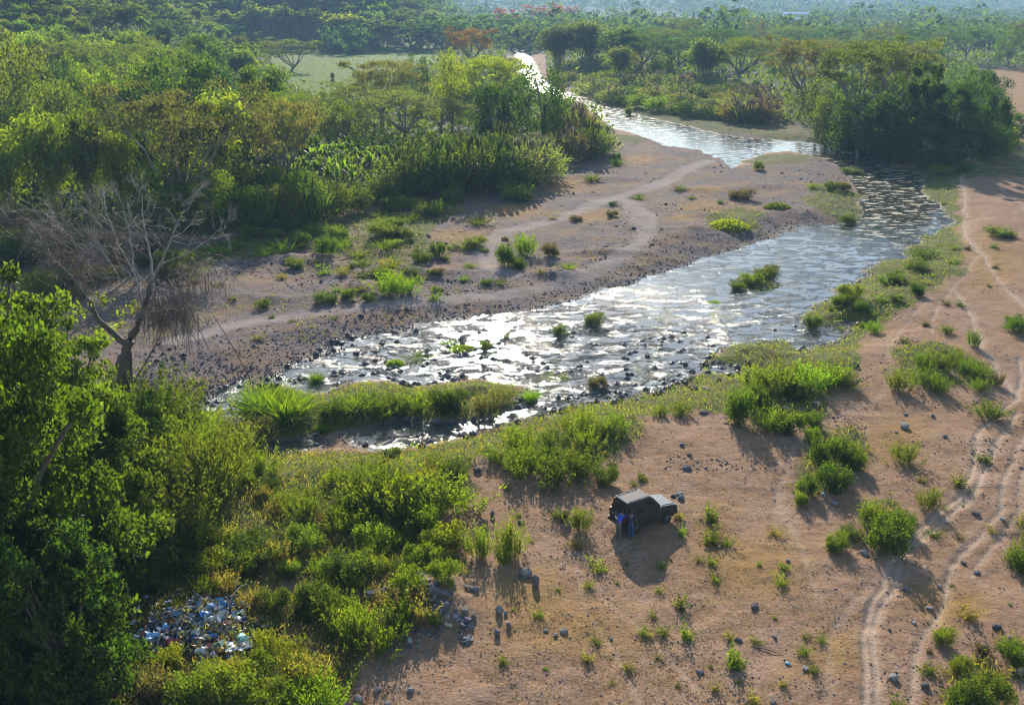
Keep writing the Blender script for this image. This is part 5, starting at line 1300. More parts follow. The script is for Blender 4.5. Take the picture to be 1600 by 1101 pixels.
# hay field and dry field stubble
x, y = world_samples(160000, 180, 900, 1.5, .66)
fi = ground(x, y, 'field')
k = np.flatnonzero(fi > .5)[:22000]
stuff_leaves('field_grass', x[k], y[k], nr.uniform(.4, 1.0, len(k)), .3, nr.uniform(0, .2, len(k)), .6, FARLEAF, (.085, .12, .028), 'pale grass of the open fields')

# distant woods of the plain and the ridges
def far_wood(name, n, y0, y1, power, label, half, size, col, mink=None):
    x, y = world_samples(n, y0, y1, power, half)
    z = ground(x, y)
    if mink is not None:
        k = np.flatnonzero(mink(x, y, z)); x, y, z = x[k], y[k], z[k]
    n = len(x)
    per = 16
    S = size * np.exp(nr.normal(size=n) * .38) * np.clip((y / y0) ** .3, 1, 1.7)
    Hh = S * nr.uniform(.6, 1.9, n)
    d = unit(nr.normal(size=(n, per, 3))); d[..., 2] = np.abs(d[..., 2])
    c = np.stack([x, y, z], 1)[:, None] + d * np.stack([S, S, Hh], 1)[:, None] * .52 + np.array([0, 0, 1.0]) * (Hh * .35)[:, None, None]
    c = c.reshape(-1, 3)
    a = unit(d.reshape(-1, 3) * .3 + nr.normal(size=(n * per, 3)))
    ln = np.repeat(S, per) * nr.uniform(.22, .48, n * per)
    v, f = kites(c, a, ln, ln * .65, nr)
    link(name, mesh_np(name, v, f, [FARLEAF]), None, color=col, kind='stuff', label=label)
fw = lambda x, y, z: (fbm(x / 130 + 5, y / 330, 4, 301) > .40)
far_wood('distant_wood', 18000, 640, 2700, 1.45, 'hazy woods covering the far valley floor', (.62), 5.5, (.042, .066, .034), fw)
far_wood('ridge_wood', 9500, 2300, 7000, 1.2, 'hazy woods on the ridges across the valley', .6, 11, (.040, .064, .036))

# ---------------------------------------------------------------- stones
def stone_material(name, a, b, wet=False):
    t = NT(name)
    P = t.objpos(); oi = t.n('ObjectInfo', 5) if False else t.n('ObjectInfo', 1)
    n = t.noise(5, 5, .65, P); n2 = t.noise(22, 3, .6, P)
    c = t.mix(t.rng(n, .3, .7), a, b)
    c = t.mix(t.rng(n2, .55, .8, 0, .5), c, tuple(min(.6, v * 1.7) for v in b))
    isl = t.n('NewGeometry', 8)
    k = t.rng(isl, 0, 1, .65, 1.3)
    c = t.mix(1.0, c, t.n('CombineColor', 0, {0: k, 1: k, 2: k}), 'MULTIPLY')
    c = t.mix(1.0, c, oi, 'MULTIPLY')
    return t.surf(t.princ(Base_Color=c, Roughness=.55 if wet else .9, Normal=t.bump(n2, .5, .05), **{'Specular_IOR_Level': .3 if wet else .08}))
STONE = stone_material('stone', (.072, .068, .070), (.165, .154, .150))
WETSTONE = stone_material('wet_stone', (.035, .032, .034), (.10, .09, .088), True)
CONCRETE = stone_material('broken_concrete', (.06, .058, .062), (.17, .162, .16))
def ico(sub):
    bm = bmesh.new(); bmesh.ops.create_icosphere(bm, subdivisions=sub, radius=1)
    v = np.array([q.co[:] for q in bm.verts]); f = np.array([[q.index for q in p.verts] for p in bm.faces]); bm.free()
    return v, f
IV1, IF1 = ico(1); IV2, IF2 = ico(2)
def stone_shape(seed, V, flat=.62, rough=.28):
    r = np.random.default_rng(seed)
    v = V.copy()
    for _ in range(7):                                  # knock planes off a ball
        d = unit(r.normal(size=3)); h = r.uniform(.55, .9)
        e = v @ d - h
        v -= np.where(e > 0, e, 0)[:, None] * d * .9
    v *= 1 + rough * .35 * np.sin(v[:, :1] * 4 + seed) * np.sin(v[:, 1:2] * 3.3 + 2 * seed)
    v *= np.array([1, r.uniform(.7, .95), flat * r.uniform(.85, 1.2)])
    return v
STONES = [mesh_np('stone', stone_shape(s, IV2), IF2, [STONE]) for s in range(6)]
WETSTONES = [mesh_np('river_stone', stone_shape(s + 20, IV1, .7), IF1, [WETSTONE]) for s in range(6)]
def stone_stuff(name, x, y, z, size, mat, col, label):
    n = len(x)
    bm = bmesh.new(); bmesh.ops.create_icosphere(bm, subdivisions=1, radius=1); bm.free()
    base = np.array([(1, 0, 0), (-.9, .2, 0), (.1, 1, 0), (-.1, -1, 0.05), (.15, .1, .8), (-.3, -.2, .55), (0, 0, -.5)])
    fs = np.array([(0, 2, 4), (2, 1, 5), (2, 5, 4), (1, 3, 5), (3, 0, 4), (3, 4, 5), (2, 0, 6), (1, 2, 6), (3, 1, 6), (0, 3, 6)])
    an = nr.uniform(0, 2 * np.pi, n); ca, sa = np.cos(an), np.sin(an)
    b = base[None] * (1 + nr.uniform(-.3, .3, (n, 7, 3))) * size[:, None, None] * np.array([1, .8, .75])
    v = np.stack([b[..., 0] * ca[:, None] - b[..., 1] * sa[:, None], b[..., 0] * sa[:, None] + b[..., 1] * ca[:, None], b[..., 2]], -1)
    v += np.stack([x, y, z], 1)[:, None]
    f = (fs[None] + (np.arange(n) * 7)[:, None, None]).reshape(-1, 3)
    return link(name, mesh_np(name, v.reshape(-1, 3), f, [mat]), None, color=col, kind='stuff', label=label)

# stones in the river: the 300 that show largest as things
x, y = world_samples(150000, 60, 230, 1.4, .5)
dw = ground(x, y, 'dw'); cl = fbm(x / 5 + 3, y / 3.2, 4, 107)
ppx, ppy = project(x, y, x * 0)
inpool = (ppx > 1290) & (ppy < 300)
kk = np.flatnonzero((dw < .6) & (dw > -60) & (cl + .10 * np.exp(-np.clip(-dw, 0, 50) / 1.5) + .085 * (ppx > 860) > .50) & ~inpool & ((ppy < 645) | (nr.random(len(x)) < .14)) & (ppy > 300))
size = .09 + .30 * nr.random(len(kk)) ** 4
order = np.argsort(-size * scale_at(x[kk], y[kk], 0))
big, small = kk[order[:300]], kk[order[300:15300]]
sb = size[order[:300]]
def stone_label(s, a, b):
    size_ = 'large' if s > .33 else 'middling' if s > .27 else 'small'
    where_ = ('in the narrow channel below the river island' if b > 645 and a < 850 else 'in the stony rapids at the left of the river' if a < 640 else 'in the white glittering middle of the river' if a < 860 else
              'in the blue shallows near the car bank' if b > 540 else 'in the broad middle shallows right of the glitter' if a < 1130 else 'in the upper shallows beside the grassy right bank')
    return f'{size_} dark wet stone standing {where_}'
for i, q in enumerate(big):
    s = sb[i]
    o = link('river_stone', WETSTONES[i % 6], None, (x[q], y[q], max(float(ground(x[q], y[q])[0]) + s * .25, -.12 * s)), nr.uniform(0, 6.28), (s, s, s * nr.uniform(.8, 1.15)),
             (1, 1, 1), label=stone_label(s, ppx[q], ppy[q]), category='stone', group='dark stones in the shallow river')
ss = np.minimum(size[order[300:15300]], .2)
stone_stuff('river_cobbles', x[small], y[small], np.maximum(ground(x[small], y[small]), -.08) + .02, ss * .8, WETSTONE, (1.1, 1.05, 1), 'small wet cobbles breaking the surface of the shallows')
# cobbles of the water edge and the gravel bar
x, y = world_samples(200000, 60, 330, 1.7, .5)
gr = ground(x, y, 'gravel'); dw = ground(x, y, 'dw'); pa = ground(x, y, 'path'); z = ground(x, y); nz = fbm(x / 6, y / 6, 4, 117)
k = np.flatnonzero((gr > .5) & (dw > .1) & (dw < 9) & (nr.random(len(x)) < np.exp(-dw / 4)) & (pa < .3))[:5500]
stone_stuff('bank_cobbles', x[k], y[k], z[k], .06 + .16 * nr.random(len(k)) ** 3, STONE, (.85, .80, .82), 'dark cobbles along the edge of the gravel bar')
k = np.flatnonzero((gr > .5) & (dw > 1) & (nz + nr.random(len(x)) * .25 > .58) & (pa < .5))[:11000]
stone_stuff('gravel', x[k], y[k], z[k], .05 + .13 * nr.random(len(k)) ** 3, STONE, (.72, .68, .72), 'loose grey gravel of the bar')
k = np.flatnonzero((gr > .5) & (dw > 2) & (nz > .60) & (pa < .3))[:700]
stone_stuff('bar_stones', x[k], y[k], z[k] + .03, .12 + .26 * nr.random(len(k)) ** 2.5, STONE, (.42, .40, .43), 'dark stones strewn over the gravel bar')
# pebbles of the red terrace
x, y = world_samples(200000, 36, 150, 1.7, .62)
gr = ground(x, y, 'gravel'); dw = ground(x, y, 'dw'); g = ground(x, y, 'grass'); pa = ground(x, y, 'path'); z = ground(x, y); nz = fbm(x / 4, y / 4, 4, 127)
k = np.flatnonzero((gr < .4) & (dw > 1) & (g < .5) & (nz + nr.random(len(x)) * .35 > .64) & (pa < .6))[:13000]
stone_stuff('pebbles', x[k], y[k], z[k], .022 + .075 * nr.random(len(k)) ** 4, STONE, (1.15, 1.0, .92), 'small pebbles strewn over the red earth')
k = np.flatnonzero((gr < .4) & (dw > .3) & (g < .9) & (nz > .60) & (y > 60))[:2500]
stone_stuff('terrace_stones', x[k], y[k], z[k], .04 + .12 * nr.random(len(k)) ** 3, STONE, (.8, .75, .75), 'grey stones gathered in patches on the terrace')

ROCKS = [  # px, py, width px, colour factor, label
 (819, 898, 25, .85, 'broad grey boulder, largest of the group below left of the car'), (837, 914, 16, .75, 'upright dark grey boulder beside the broad boulder'), (804, 906, 8, .8, 'small stone at the left of the broad boulder'), (818, 905, 9, .8, 'small stone just under the broad boulder'),
 (740, 922, 17, .8, 'dark rounded stone left of the broad boulder'), (730, 917, 11, 1.3, 'pale flat stone touching the dark rounded stone'), (777, 992, 12, .8, 'upright stone with a pointed shadow on the open dirt'), (780, 957, 12, 1.3, 'pale stone above the upright stone'), (790, 959, 7, 1.5, 'small white stone above the upright stone'),
 (795, 980, 9, .9, 'small grey stone right of the upright stone'), (880, 987, 14, 1.3, 'pale stone in the small group below the car'), (868, 993, 10, 1.2, 'small pale stone in the group below the car'), (852, 985, 10, .9, 'flat grey stone in the group below the car'),
 (955, 998, 6, 2.0, 'tiny white stone alone on the open dirt'), (815, 817, 12, .6, 'dark stone left of the car'), (770, 808, 11, 1.0, 'grey stone near the bright upright bushes'), (1072, 733, 16, .8, 'dark round boulder above right of the car'), (1052, 776, 10, .7, 'dark stone just ahead of the car hood'),
 (1062, 773, 14, 1.1, 'pinkish boulder just ahead of the car hood'), (1064, 780, 13, .9, 'rounded grey boulder just ahead of the car hood'), (1180, 948, 17, .7, 'dark boulder alone on the dirt right of the car'), (1210, 996, 10, .9, 'grey stone beside a small tuft on the dirt'), (1155, 1000, 12, .7, 'dark stone under the bright grass tuft'),
 (1231, 877, 9, .9, 'small grey stone left of the ruts'), (1305, 860, 11, 1.1, 'round grey stone under the low bright bush'), (1350, 865, 13, 1.4, 'pale stone under the large round bush'), (1258, 1045, 14, 1.4, 'pale flat stone left of the twin ruts'), (1256, 1018, 12, .6, 'dark stone under a yellowish tuft'),
 (1395, 1059, 18, 1.2, 'pale grey boulder between the lower ruts'), (1446, 1073, 16, .6, 'dark boulder right of the lower ruts'), (1208, 1097, 12, .9, 'grey stone at the bottom edge of the dirt'), (1390, 985, 7, .7, 'dark stone beside the rut junction'), (1428, 974, 10, 1.6, 'white stone right of the rut junction'),
 (1416, 922, 12, .8, 'grey stone beside the bend of the ruts'), (1453, 950, 13, 1.3, 'pale flat stone between two ruts'), (1468, 917, 12, .7, 'dark flat stone between two ruts'), (1505, 880, 10, .7, 'dark stone on the right ruts'), (1526, 896, 15, .8, 'flat grey stone on the right of the ruts'),
 (1524, 803, 13, 1.0, 'grey stone beside the upper ruts'), (1566, 811, 11, 1.5, 'pale flat stone right of the upper ruts'), (1558, 980, 17, .6, 'dark boulder at the lower right'), (1580, 998, 10, .7, 'dark stone above the leafy right bush'), (1598, 1052, 22, .9, 'grey boulder cut by the right edge'),
 (1413, 668, 21, 1.2, 'flat pale grey slab on the terrace above the bush patch'), (1400, 676, 8, .7, 'dark stone beside the flat pale slab'), (1457, 650, 9, .8, 'dark stone near the upper terrace path'), (1415, 648, 9, .7, 'dark stone above the flat pale slab'), (1476, 682, 10, .7, 'dark stone right of the flat pale slab'),
 (1304, 715, 14, 1.9, 'white stone inside the bush patch'), (1304, 788, 13, 1.4, 'pale flat stone below the bush patch'), (1083, 608, 20, .7, 'dark boulder at the water edge of the near bank'), (1103, 609, 16, 1.3, 'pale slab beside the dark boulder of the near bank'), (1124, 594, 10, .5, 'dark stone by the small inlet'),
 (1168, 566, 10, .7, 'dark stone on the grassy edge of the inlet'), (1226, 640, 15, .9, 'grey boulder among the bushes of the near bank'), (1275, 634, 14, 1.0, 'grey stone right of the near bank bushes'), (1066, 640, 16, 1.2, 'pale slab left of the tall dark bush'), (1100, 645, 14, 1.0, 'grey slab left of the tall dark bush'),
 (745, 735, 14, .6, 'dark boulder in the weeds of the near bank'), (760, 708, 12, .7, 'dark stone at the edge of the weeds'), (682, 660, 17, .7, 'dark boulder at the lower edge of the river island'), (1336, 573, 14, .6, 'dark stone at the grassy corner of the terrace'), (1012, 563, 12, .5, 'largest dark rock standing in the right shallows'),
 (1077, 712, 9, .7, 'dark stone above the round boulder'), (1065, 695, 10, .8, 'grey stone between the bank and the round boulder'), (1070, 575, 12, .6, 'dark rock in the water by the near bank'), (978, 582, 9, .5, 'dark rock in the water beside the brownish bush'), (980, 592, 9, .5, 'lower dark rock beside the brownish bush'),
 (1093, 1050, 14, 1.1, 'grey stone at the lower edge below the car'), (560, 1092, 16, 1.6, 'white stone at the bottom edge below the rubble'), (642, 1078, 13, 1.1, 'grey stone below the rubble heap'), (590, 1078, 12, 1.5, 'white stone below the rubble heap'), (605, 1099, 10, 1.5, 'small white stone at the bottom edge'),
]
for i, (px, py, w, cf, lab) in enumerate(ROCKS):
    x, y, z = place(px, py)
    s = w / scale_at(x, y, z) * .55
    link('boulder' if w > 13 else 'stone', STONES[i % 6], None, (x, y, max(z, -.05) + s * (.75 if 'upright' in lab else .25)), rnd.uniform(0, 6.28), (s, s * .95, s * (1.9 if 'upright' in lab else .55 if ('flat' in lab or 'slab' in lab) else 1.05)),
         (cf, cf * .98, cf * .97), label=lab, category='boulder' if w > 13 else 'stone', group='stones lying on the terrace and banks')

# heap of broken rubble
def block_mesh(seed):
    r = np.random.default_rng(seed)
    v = np.array([(x, y, z) for x in (-1, 1) for y in (-1, 1) for z in (-1, 1)], float) * np.array([1, r.uniform(.55, .9), r.uniform(.35, .7)])
    v += r.uniform(-.25, .25, v.shape)
    f = np.array([(0, 1, 3, 2), (4, 6, 7, 5), (0, 4, 5, 1), (2, 3, 7, 6), (0, 2, 6, 4), (1, 5, 7, 3)])
    me = mesh_np('rubble_block', v, f, [CONCRETE])
    bm = bmesh.new(); bm.from_mesh(me); bmesh.ops.bevel(bm, geom=bm.edges[:], offset=.12, segments=1, affect='EDGES'); bm.to_mesh(me); bm.free()
    return me
BLOCKS = [block_mesh(s) for s in range(6)]
for i in range(150):
    t = rnd.random()
    if i < 100: px, py = 660 + 72 * t + rnd.gauss(0, 9), 912 + 74 * t + rnd.gauss(0, 13)
    elif i < 130: px, py = 690 - 90 * t + rnd.gauss(0, 8), 985 + 32 * t + rnd.gauss(0, 6)
    else: px, py = 575 + 55 * t + rnd.gauss(0, 6), 945 - 35 * t + rnd.gauss(0, 8)
    x, y, z = place(px, py)
    s = rnd.choice([.06, .07, .08, .09, .10, .11, .13, .16]) * (1.15 if i < 100 else .9)
    o = link('rubble_block', BLOCKS[i % 6], None, (x, y, z + s * .35), 0, s, tint(rnd.choice([(.7, .7, .74), (.9, .9, .92), (1.7, 1.65, 1.6)]), .25), category='rubble', group='broken blocks of the rubble heap',
             label=('large' if s > .2 else 'middling' if s > .12 else 'small') + ' grey broken block ' + ('on the right slope of the rubble heap' if i < 100 else 'at the foot of the rubble heap' if i < 130 else 'on the left side of the rubble heap') + ' in the weeds')
    o.rotation_euler = (rnd.uniform(-.5, .5), rnd.uniform(-.5, .5), rnd.uniform(0, 6))
for px, py, dx_, lab in ((672, 920, 1.9, 'long dark concrete lump along the top of the rubble heap'), (688, 930, 1.2, 'thick dark concrete lump at the right end of the rubble heap top'), (585, 932, 1.0, 'pale broken slab on the left of the rubble heap'), (567, 905, 1.3, 'long pale plank of concrete in the weeds above the rubble heap')):
    x, y, z = place(px, py)
    o = link('concrete_lump', BLOCKS[rnd.randrange(6)], None, (x, y, z + .22), 0, (dx_ * .38, .15, .16), (.75, .75, .8) if 'dark' in lab else (1.5, 1.45, 1.4), category='concrete', label=lab)
    o.rotation_euler = (.1, .15, -.35 if 'dark' in lab else .4)

# fallen sticks
for px, py, L, an, lab in ((1122, 858, 1.6, .08, 'dark fallen stick lying right of the car'), (1198, 1018, 1.5, -.45, 'thin brown fallen stick on the open dirt')):
    x, y, z = place(px, py)
    link('stick', Geo().add(tube(curve((-L / 2, 0, .04), (L / 2, 0, .05), (0, .1, .03), 6), np.linspace(.035, .015, 6), 5)).mesh('stick', [DARKBARK], True), None, (x, y, z), an, label=lab, category='stick')

# ---------------------------------------------------------------- the parked car
def flat_material(name, c, rough=.5, metal=0.0, spec=.5, coat=0.0, dirt=0.0):
    t = NT(name)
    col = c
    if dirt:
        n = t.noise(2.2, 5, .65, t.objpos())
        col = t.mix(t.rng(n, .42, .75, 0, dirt), c, (.30, .22, .16))
    return t.surf(t.princ(Base_Color=col, Roughness=rough, Metallic=metal, Coat_Weight=coat, Coat_Roughness=.12, **{'Specular_IOR_Level': spec}))
PAINT = flat_material('black_paint', (.010, .011, .014), .34, 0, .4, .25, .14)
ROOFP = flat_material('dusty_roof', (.075, .076, .08), .7, 0, .14, 0, .10)
GLASSM = flat_material('dark_glass', (.010, .013, .016), .06, 0, .6)
RUBBER = flat_material('rubber', (.018, .017, .017), .85, 0, .2, 0, .35)
ALLOY = flat_material('alloy', (.22, .22, .23), .4, .8)
PLASTIC = flat_material('dark_plastic', (.02, .02, .021), .6, 0, .4, 0, .2)
REDLAMP = flat_material('red_lamp', (.12, .010, .010), .3)
CLEAR = flat_material('clear_lamp', (.55, .57, .6), .12)
WHITEP = flat_material('white_plate', (.6, .6, .58), .5)
def bm_obj(name, bm, mat, parent, bevel=0.0, smooth=False, loc=None):
    if bevel: bmesh.ops.bevel(bm, geom=bm.edges[:], offset=bevel, segments=2, affect='EDGES', clamp_overlap=True)
    bmesh.ops.recalc_face_normals(bm, faces=bm.faces)
    me = bpy.data.meshes.new(name); bm.to_mesh(me); bm.free()
    me.materials.append(mat)
    if smooth:
        for p in me.polygons: p.use_smooth = True
    return link(name, me, parent, loc)
def hexa(pts):
    bm = bmesh.new(); v = [bm.verts.new(p) for p in pts]
    for f in ((0, 3, 2, 1), (4, 5, 6, 7), (0, 1, 5, 4), (1, 2, 6, 5), (2, 3, 7, 6), (3, 0, 4, 7)): bm.faces.new([v[i] for i in f])
    return bm
def box(cx, cy, cz, sx, sy, sz):
    a, b, c = sx / 2, sy / 2, sz / 2
    return hexa([(cx - a, cy - b, cz - c), (cx + a, cy - b, cz - c), (cx + a, cy + b, cz - c), (cx - a, cy + b, cz - c), (cx - a, cy - b, cz + c), (cx + a, cy - b, cz + c), (cx + a, cy + b, cz + c), (cx - a, cy + b, cz + c)])
def make_car(px, py, heading):
    x, y, z = place(px, py)
    car = link('car', None, None, (x, y, z), heading, (.82, .95, 1.08), label='black off road car with silvery dusty roof parked on the red dirt', category='car')
    # body shell from a side profile with wheel arches, tumblehome in three rails
    def arch(cx, n=9): return [(cx + .44 * math.cos(a), .37 + .44 * math.sin(a)) for a in np.linspace(math.pi, 0, n)][::1]
    prof = [(-2.25, .48), (-2.20, .36), (-1.80, .34)] + arch(-1.32) + [(-.85, .34), (.85, .34)] + arch(1.38) + [(1.86, .36), (2.25, .42), (2.32, .60), (2.30, .88), (2.20, .98), (1.0, 1.10), (.80, 1.12), (-2.18, 1.12), (-2.28, .95)]
    bm = bmesh.new()
    rails = [(-.84, 1.0), (-.91, .6), (.91, .6), (.84, 1.0)]
    rows = []
    for yy in (-.86, .86):
        rows.append([bm.verts.new((px_, yy * (1.0 if pz < .95 else .96) * (.95 if abs(px_) > 2.15 else 1), pz)) for px_, pz in prof])
    n = len(prof)
    bm.faces.new(rows[0]); bm.faces.new(rows[1][::-1])
    for i in range(n):
        bm.faces.new((rows[0][i], rows[1][i], rows[1][(i + 1) % n], rows[0][(i + 1) % n]))
    body = bm_obj('body', bm, PAINT, car, .045)
    # cabin
    cab = [(-2.16, -.80, 1.10), (.92, -.80, 1.10), (.92, .80, 1.10), (-2.16, .80, 1.10), (-2.02, -.66, 1.74), (.12, -.64, 1.76), (.12, .64, 1.76), (-2.02, .66, 1.74)]
    cabin = bm_obj('cabin', hexa(cab), PAINT, car, .05)
    bm_obj('roof', hexa([(-2.04, -.655, 1.745), (.10, -.635, 1.765), (.10, .635, 1.765), (-2.04, .655, 1.745), (-1.98, -.62, 1.785), (.04, -.60, 1.805), (.04, .60, 1.805), (-1.98, .62, 1.785)]), ROOFP, car, .018)
    C = [Vector(p) for p in cab]
    def pane(name, a, b, c, d, u0, u1, v0, v1, off=.012, parent=cabin, mat=GLASSM):
        """pane proud of the cabin face a-b (bottom), d-c (top)"""
        def P(u, v): return (a.lerp(b, u)).lerp(d.lerp(c, u), v)
        q = [P(u0, v0), P(u1, v0), P(u1, v1), P(u0, v1)]
        nrm = (q[1] - q[0]).cross(q[3] - q[0]).normalized()
        bm = hexa([p - nrm * .01 for p in q] + [p + nrm * off for p in q])
        return bm_obj(name, bm, mat, parent, .004)
    for s, (a, b, c, d) in ((0, (C[0], C[1], C[5], C[4])), (1, (C[2], C[3], C[7], C[6]))):
        for u0, u1 in (((.05, .30), (.33, .60), (.63, .90)) if s == 0 else ((.10, .37), (.40, .67), (.70, .95))):
            pane('side_window', a, b, c, d, u0, u1, .16, .86)
    pane('windshield', C[1], C[2], C[6], C[5], .06, .94, .08, .90)
    pane('rear_window', C[3], C[0], C[4], C[7], .10, .90, .18, .85)
    for s in (-1, 1):
        bm_obj('roof_rail', box(-.95, s * .575, 1.835, 1.75, .03, .03), PLASTIC, car, .012)
        for k in (-1.7, -.95, -.2):
            bm_obj('rail_foot', box(k, s * .575, 1.81, .06, .025, .04), PLASTIC, car)
        m = bm_obj('mirror', box(.72, s * .97, 1.20, .12, .20, .15), PAINT, car, .03)
        bm_obj('mirror_glass', box(.655, s * .97, 1.20, .012, .16, .11), CLEAR, m)
        bm_obj('sill', box(.0, s * .87, .36, 1.75, .10, .07), PLASTIC, car, .02)
        bm_obj('tail_light', box(-2.255, s * .74, .98, .07, .16, .26), REDLAMP, car, .015)
        bm_obj('headlight', box(2.26, s * .66, .86, .10, .30, .15), CLEAR, car, .02)
        for cx in (-1.32, 1.38):
            bmf = bmesh.new()
            a = np.linspace(0, math.pi, 9)
            vi = []
            for t in a:
                vi.append([bmf.verts.new((cx + r_ * math.cos(t), s * w_, .37 + r_ * math.sin(t))) for r_, w_ in ((.43, .84), (.43, .925), (.50, .925), (.50, .84))])
            for k in range(8):
                for j in range(4): bmf.faces.new((vi[k][j], vi[k][(j + 1) % 4], vi[k + 1][(j + 1) % 4], vi[k + 1][j]))
            bm_obj('wheel_arch', bmf, PLASTIC, car)
            for dz_ in (.66, .93):
                if cx < 0: bm_obj('door_handle', box(-.35 if dz_ < .8 else .62, s * .868, .97, .16, .03, .035), PLASTIC, car, .008)
    bm_obj('hood', hexa([(.86, -.74, 1.095), (2.12, -.70, .985), (2.12, .70, .985), (.86, .74, 1.095), (.90, -.70, 1.135), (2.08, -.66, 1.02), (2.08, .66, 1.02), (.90, .70, 1.135)]), PAINT, car, .018)
    bm_obj('front_bumper', box(2.30, 0, .52, .16, 1.72, .24), PLASTIC, car, .05)
    bm_obj('rear_bumper', box(-2.30, 0, .50, .18, 1.72, .22), PLASTIC, car, .05)
    bm_obj('grille', box(2.305, 0, .82, .04, .80, .16), PLASTIC, car, .01)
    bm_obj('number_plate', box(-2.30, 0, .76, .02, .34, .13), WHITEP, car)
    bm_obj('tailgate_trim', box(-2.285, 0, .90, .03, 1.1, .05), ALLOY, car, .008)
    for cx in (-1.32, 1.38):
        for s in (-1, 1):
            w = link('wheel', None, car, (cx, s * .80, .37))
            def ring(prof_, mat, nm, seg=22):
                bm = bmesh.new(); R = []
                for t in np.linspace(0, 2 * math.pi, seg, endpoint=False):
                    R.append([bm.verts.new((r_ * math.cos(t), yy * s, r_ * math.sin(t))) for r_, yy in prof_])
                for k in range(seg):
                    for j in range(len(prof_) - 1): bm.faces.new((R[k][j], R[k][j + 1], R[(k + 1) % seg][j + 1], R[(k + 1) % seg][j]))
                return bm_obj(nm, bm, mat, w, 0, True)
            ring([(.22, -.11), (.33, -.12), (.37, -.09), (.37, .09), (.33, .12), (.22, .11)], RUBBER, 'tyre')
            bm = bmesh.new()
            bmesh.ops.create_cone(bm, cap_ends=True, segments=20, radius1=.225, radius2=.225, depth=.14, matrix=Matrix.Rotation(math.pi / 2, 4, 'X'))
            bm_obj('rim', bm, PLASTIC, w)
            for k in range(5):
                an = k * 2 * math.pi / 5
                bmk = box(0, 0, .12, .055, .03, .20); bmesh.ops.transform(bmk, matrix=Matrix.Translation((0, s * .082, 0)) @ Matrix.Rotation(an, 4, 'Y'), verts=bmk.verts)
                bm_obj('spoke', bmk, ALLOY, w)
    return car
CAR_HEAD = math.radians(31)
car = make_car(1004, 816, CAR_HEAD)

# ---------------------------------------------------------------- two people at the open rear of the car
SKIN = flat_material('skin', (.16, .085, .055), .55)
HAIR = flat_material('hair', (.012, .010, .009), .6)
BLUE = flat_material('blue_cloth', (.012, .060, .42), .85)
NAVY = flat_material('navy_cloth', (.020, .022, .055), .9)
JEANS = flat_material('jeans', (.022, .060, .135), .9)
GREYP = flat_material('grey_cloth', (.10, .09, .085), .9)
SHOE = flat_material('shoe', (.18, .16, .15), .8)
def skin_mesh(name, pts, edges, radii, mat, parent, root=0, sub=1):
    me = bpy.data.meshes.new(name)
    me.from_pydata([tuple(p) for p in pts], edges, []); me.update()
    o = link(name, me, parent)
    o.modifiers.new('skin', 'SKIN').use_smooth_shade = True
    for i, r_ in enumerate(radii):
        o.data.skin_vertices[0].data[i].radius = (r_, r_) if not hasattr(r_, '__len__') else r_
    o.data.skin_vertices[0].data[root].use_root = True
    if sub: 
        s = o.modifiers.new('subdivision', 'SUBSURF'); s.levels = sub; s.render_levels = sub
    me.materials.append(mat)
    return o
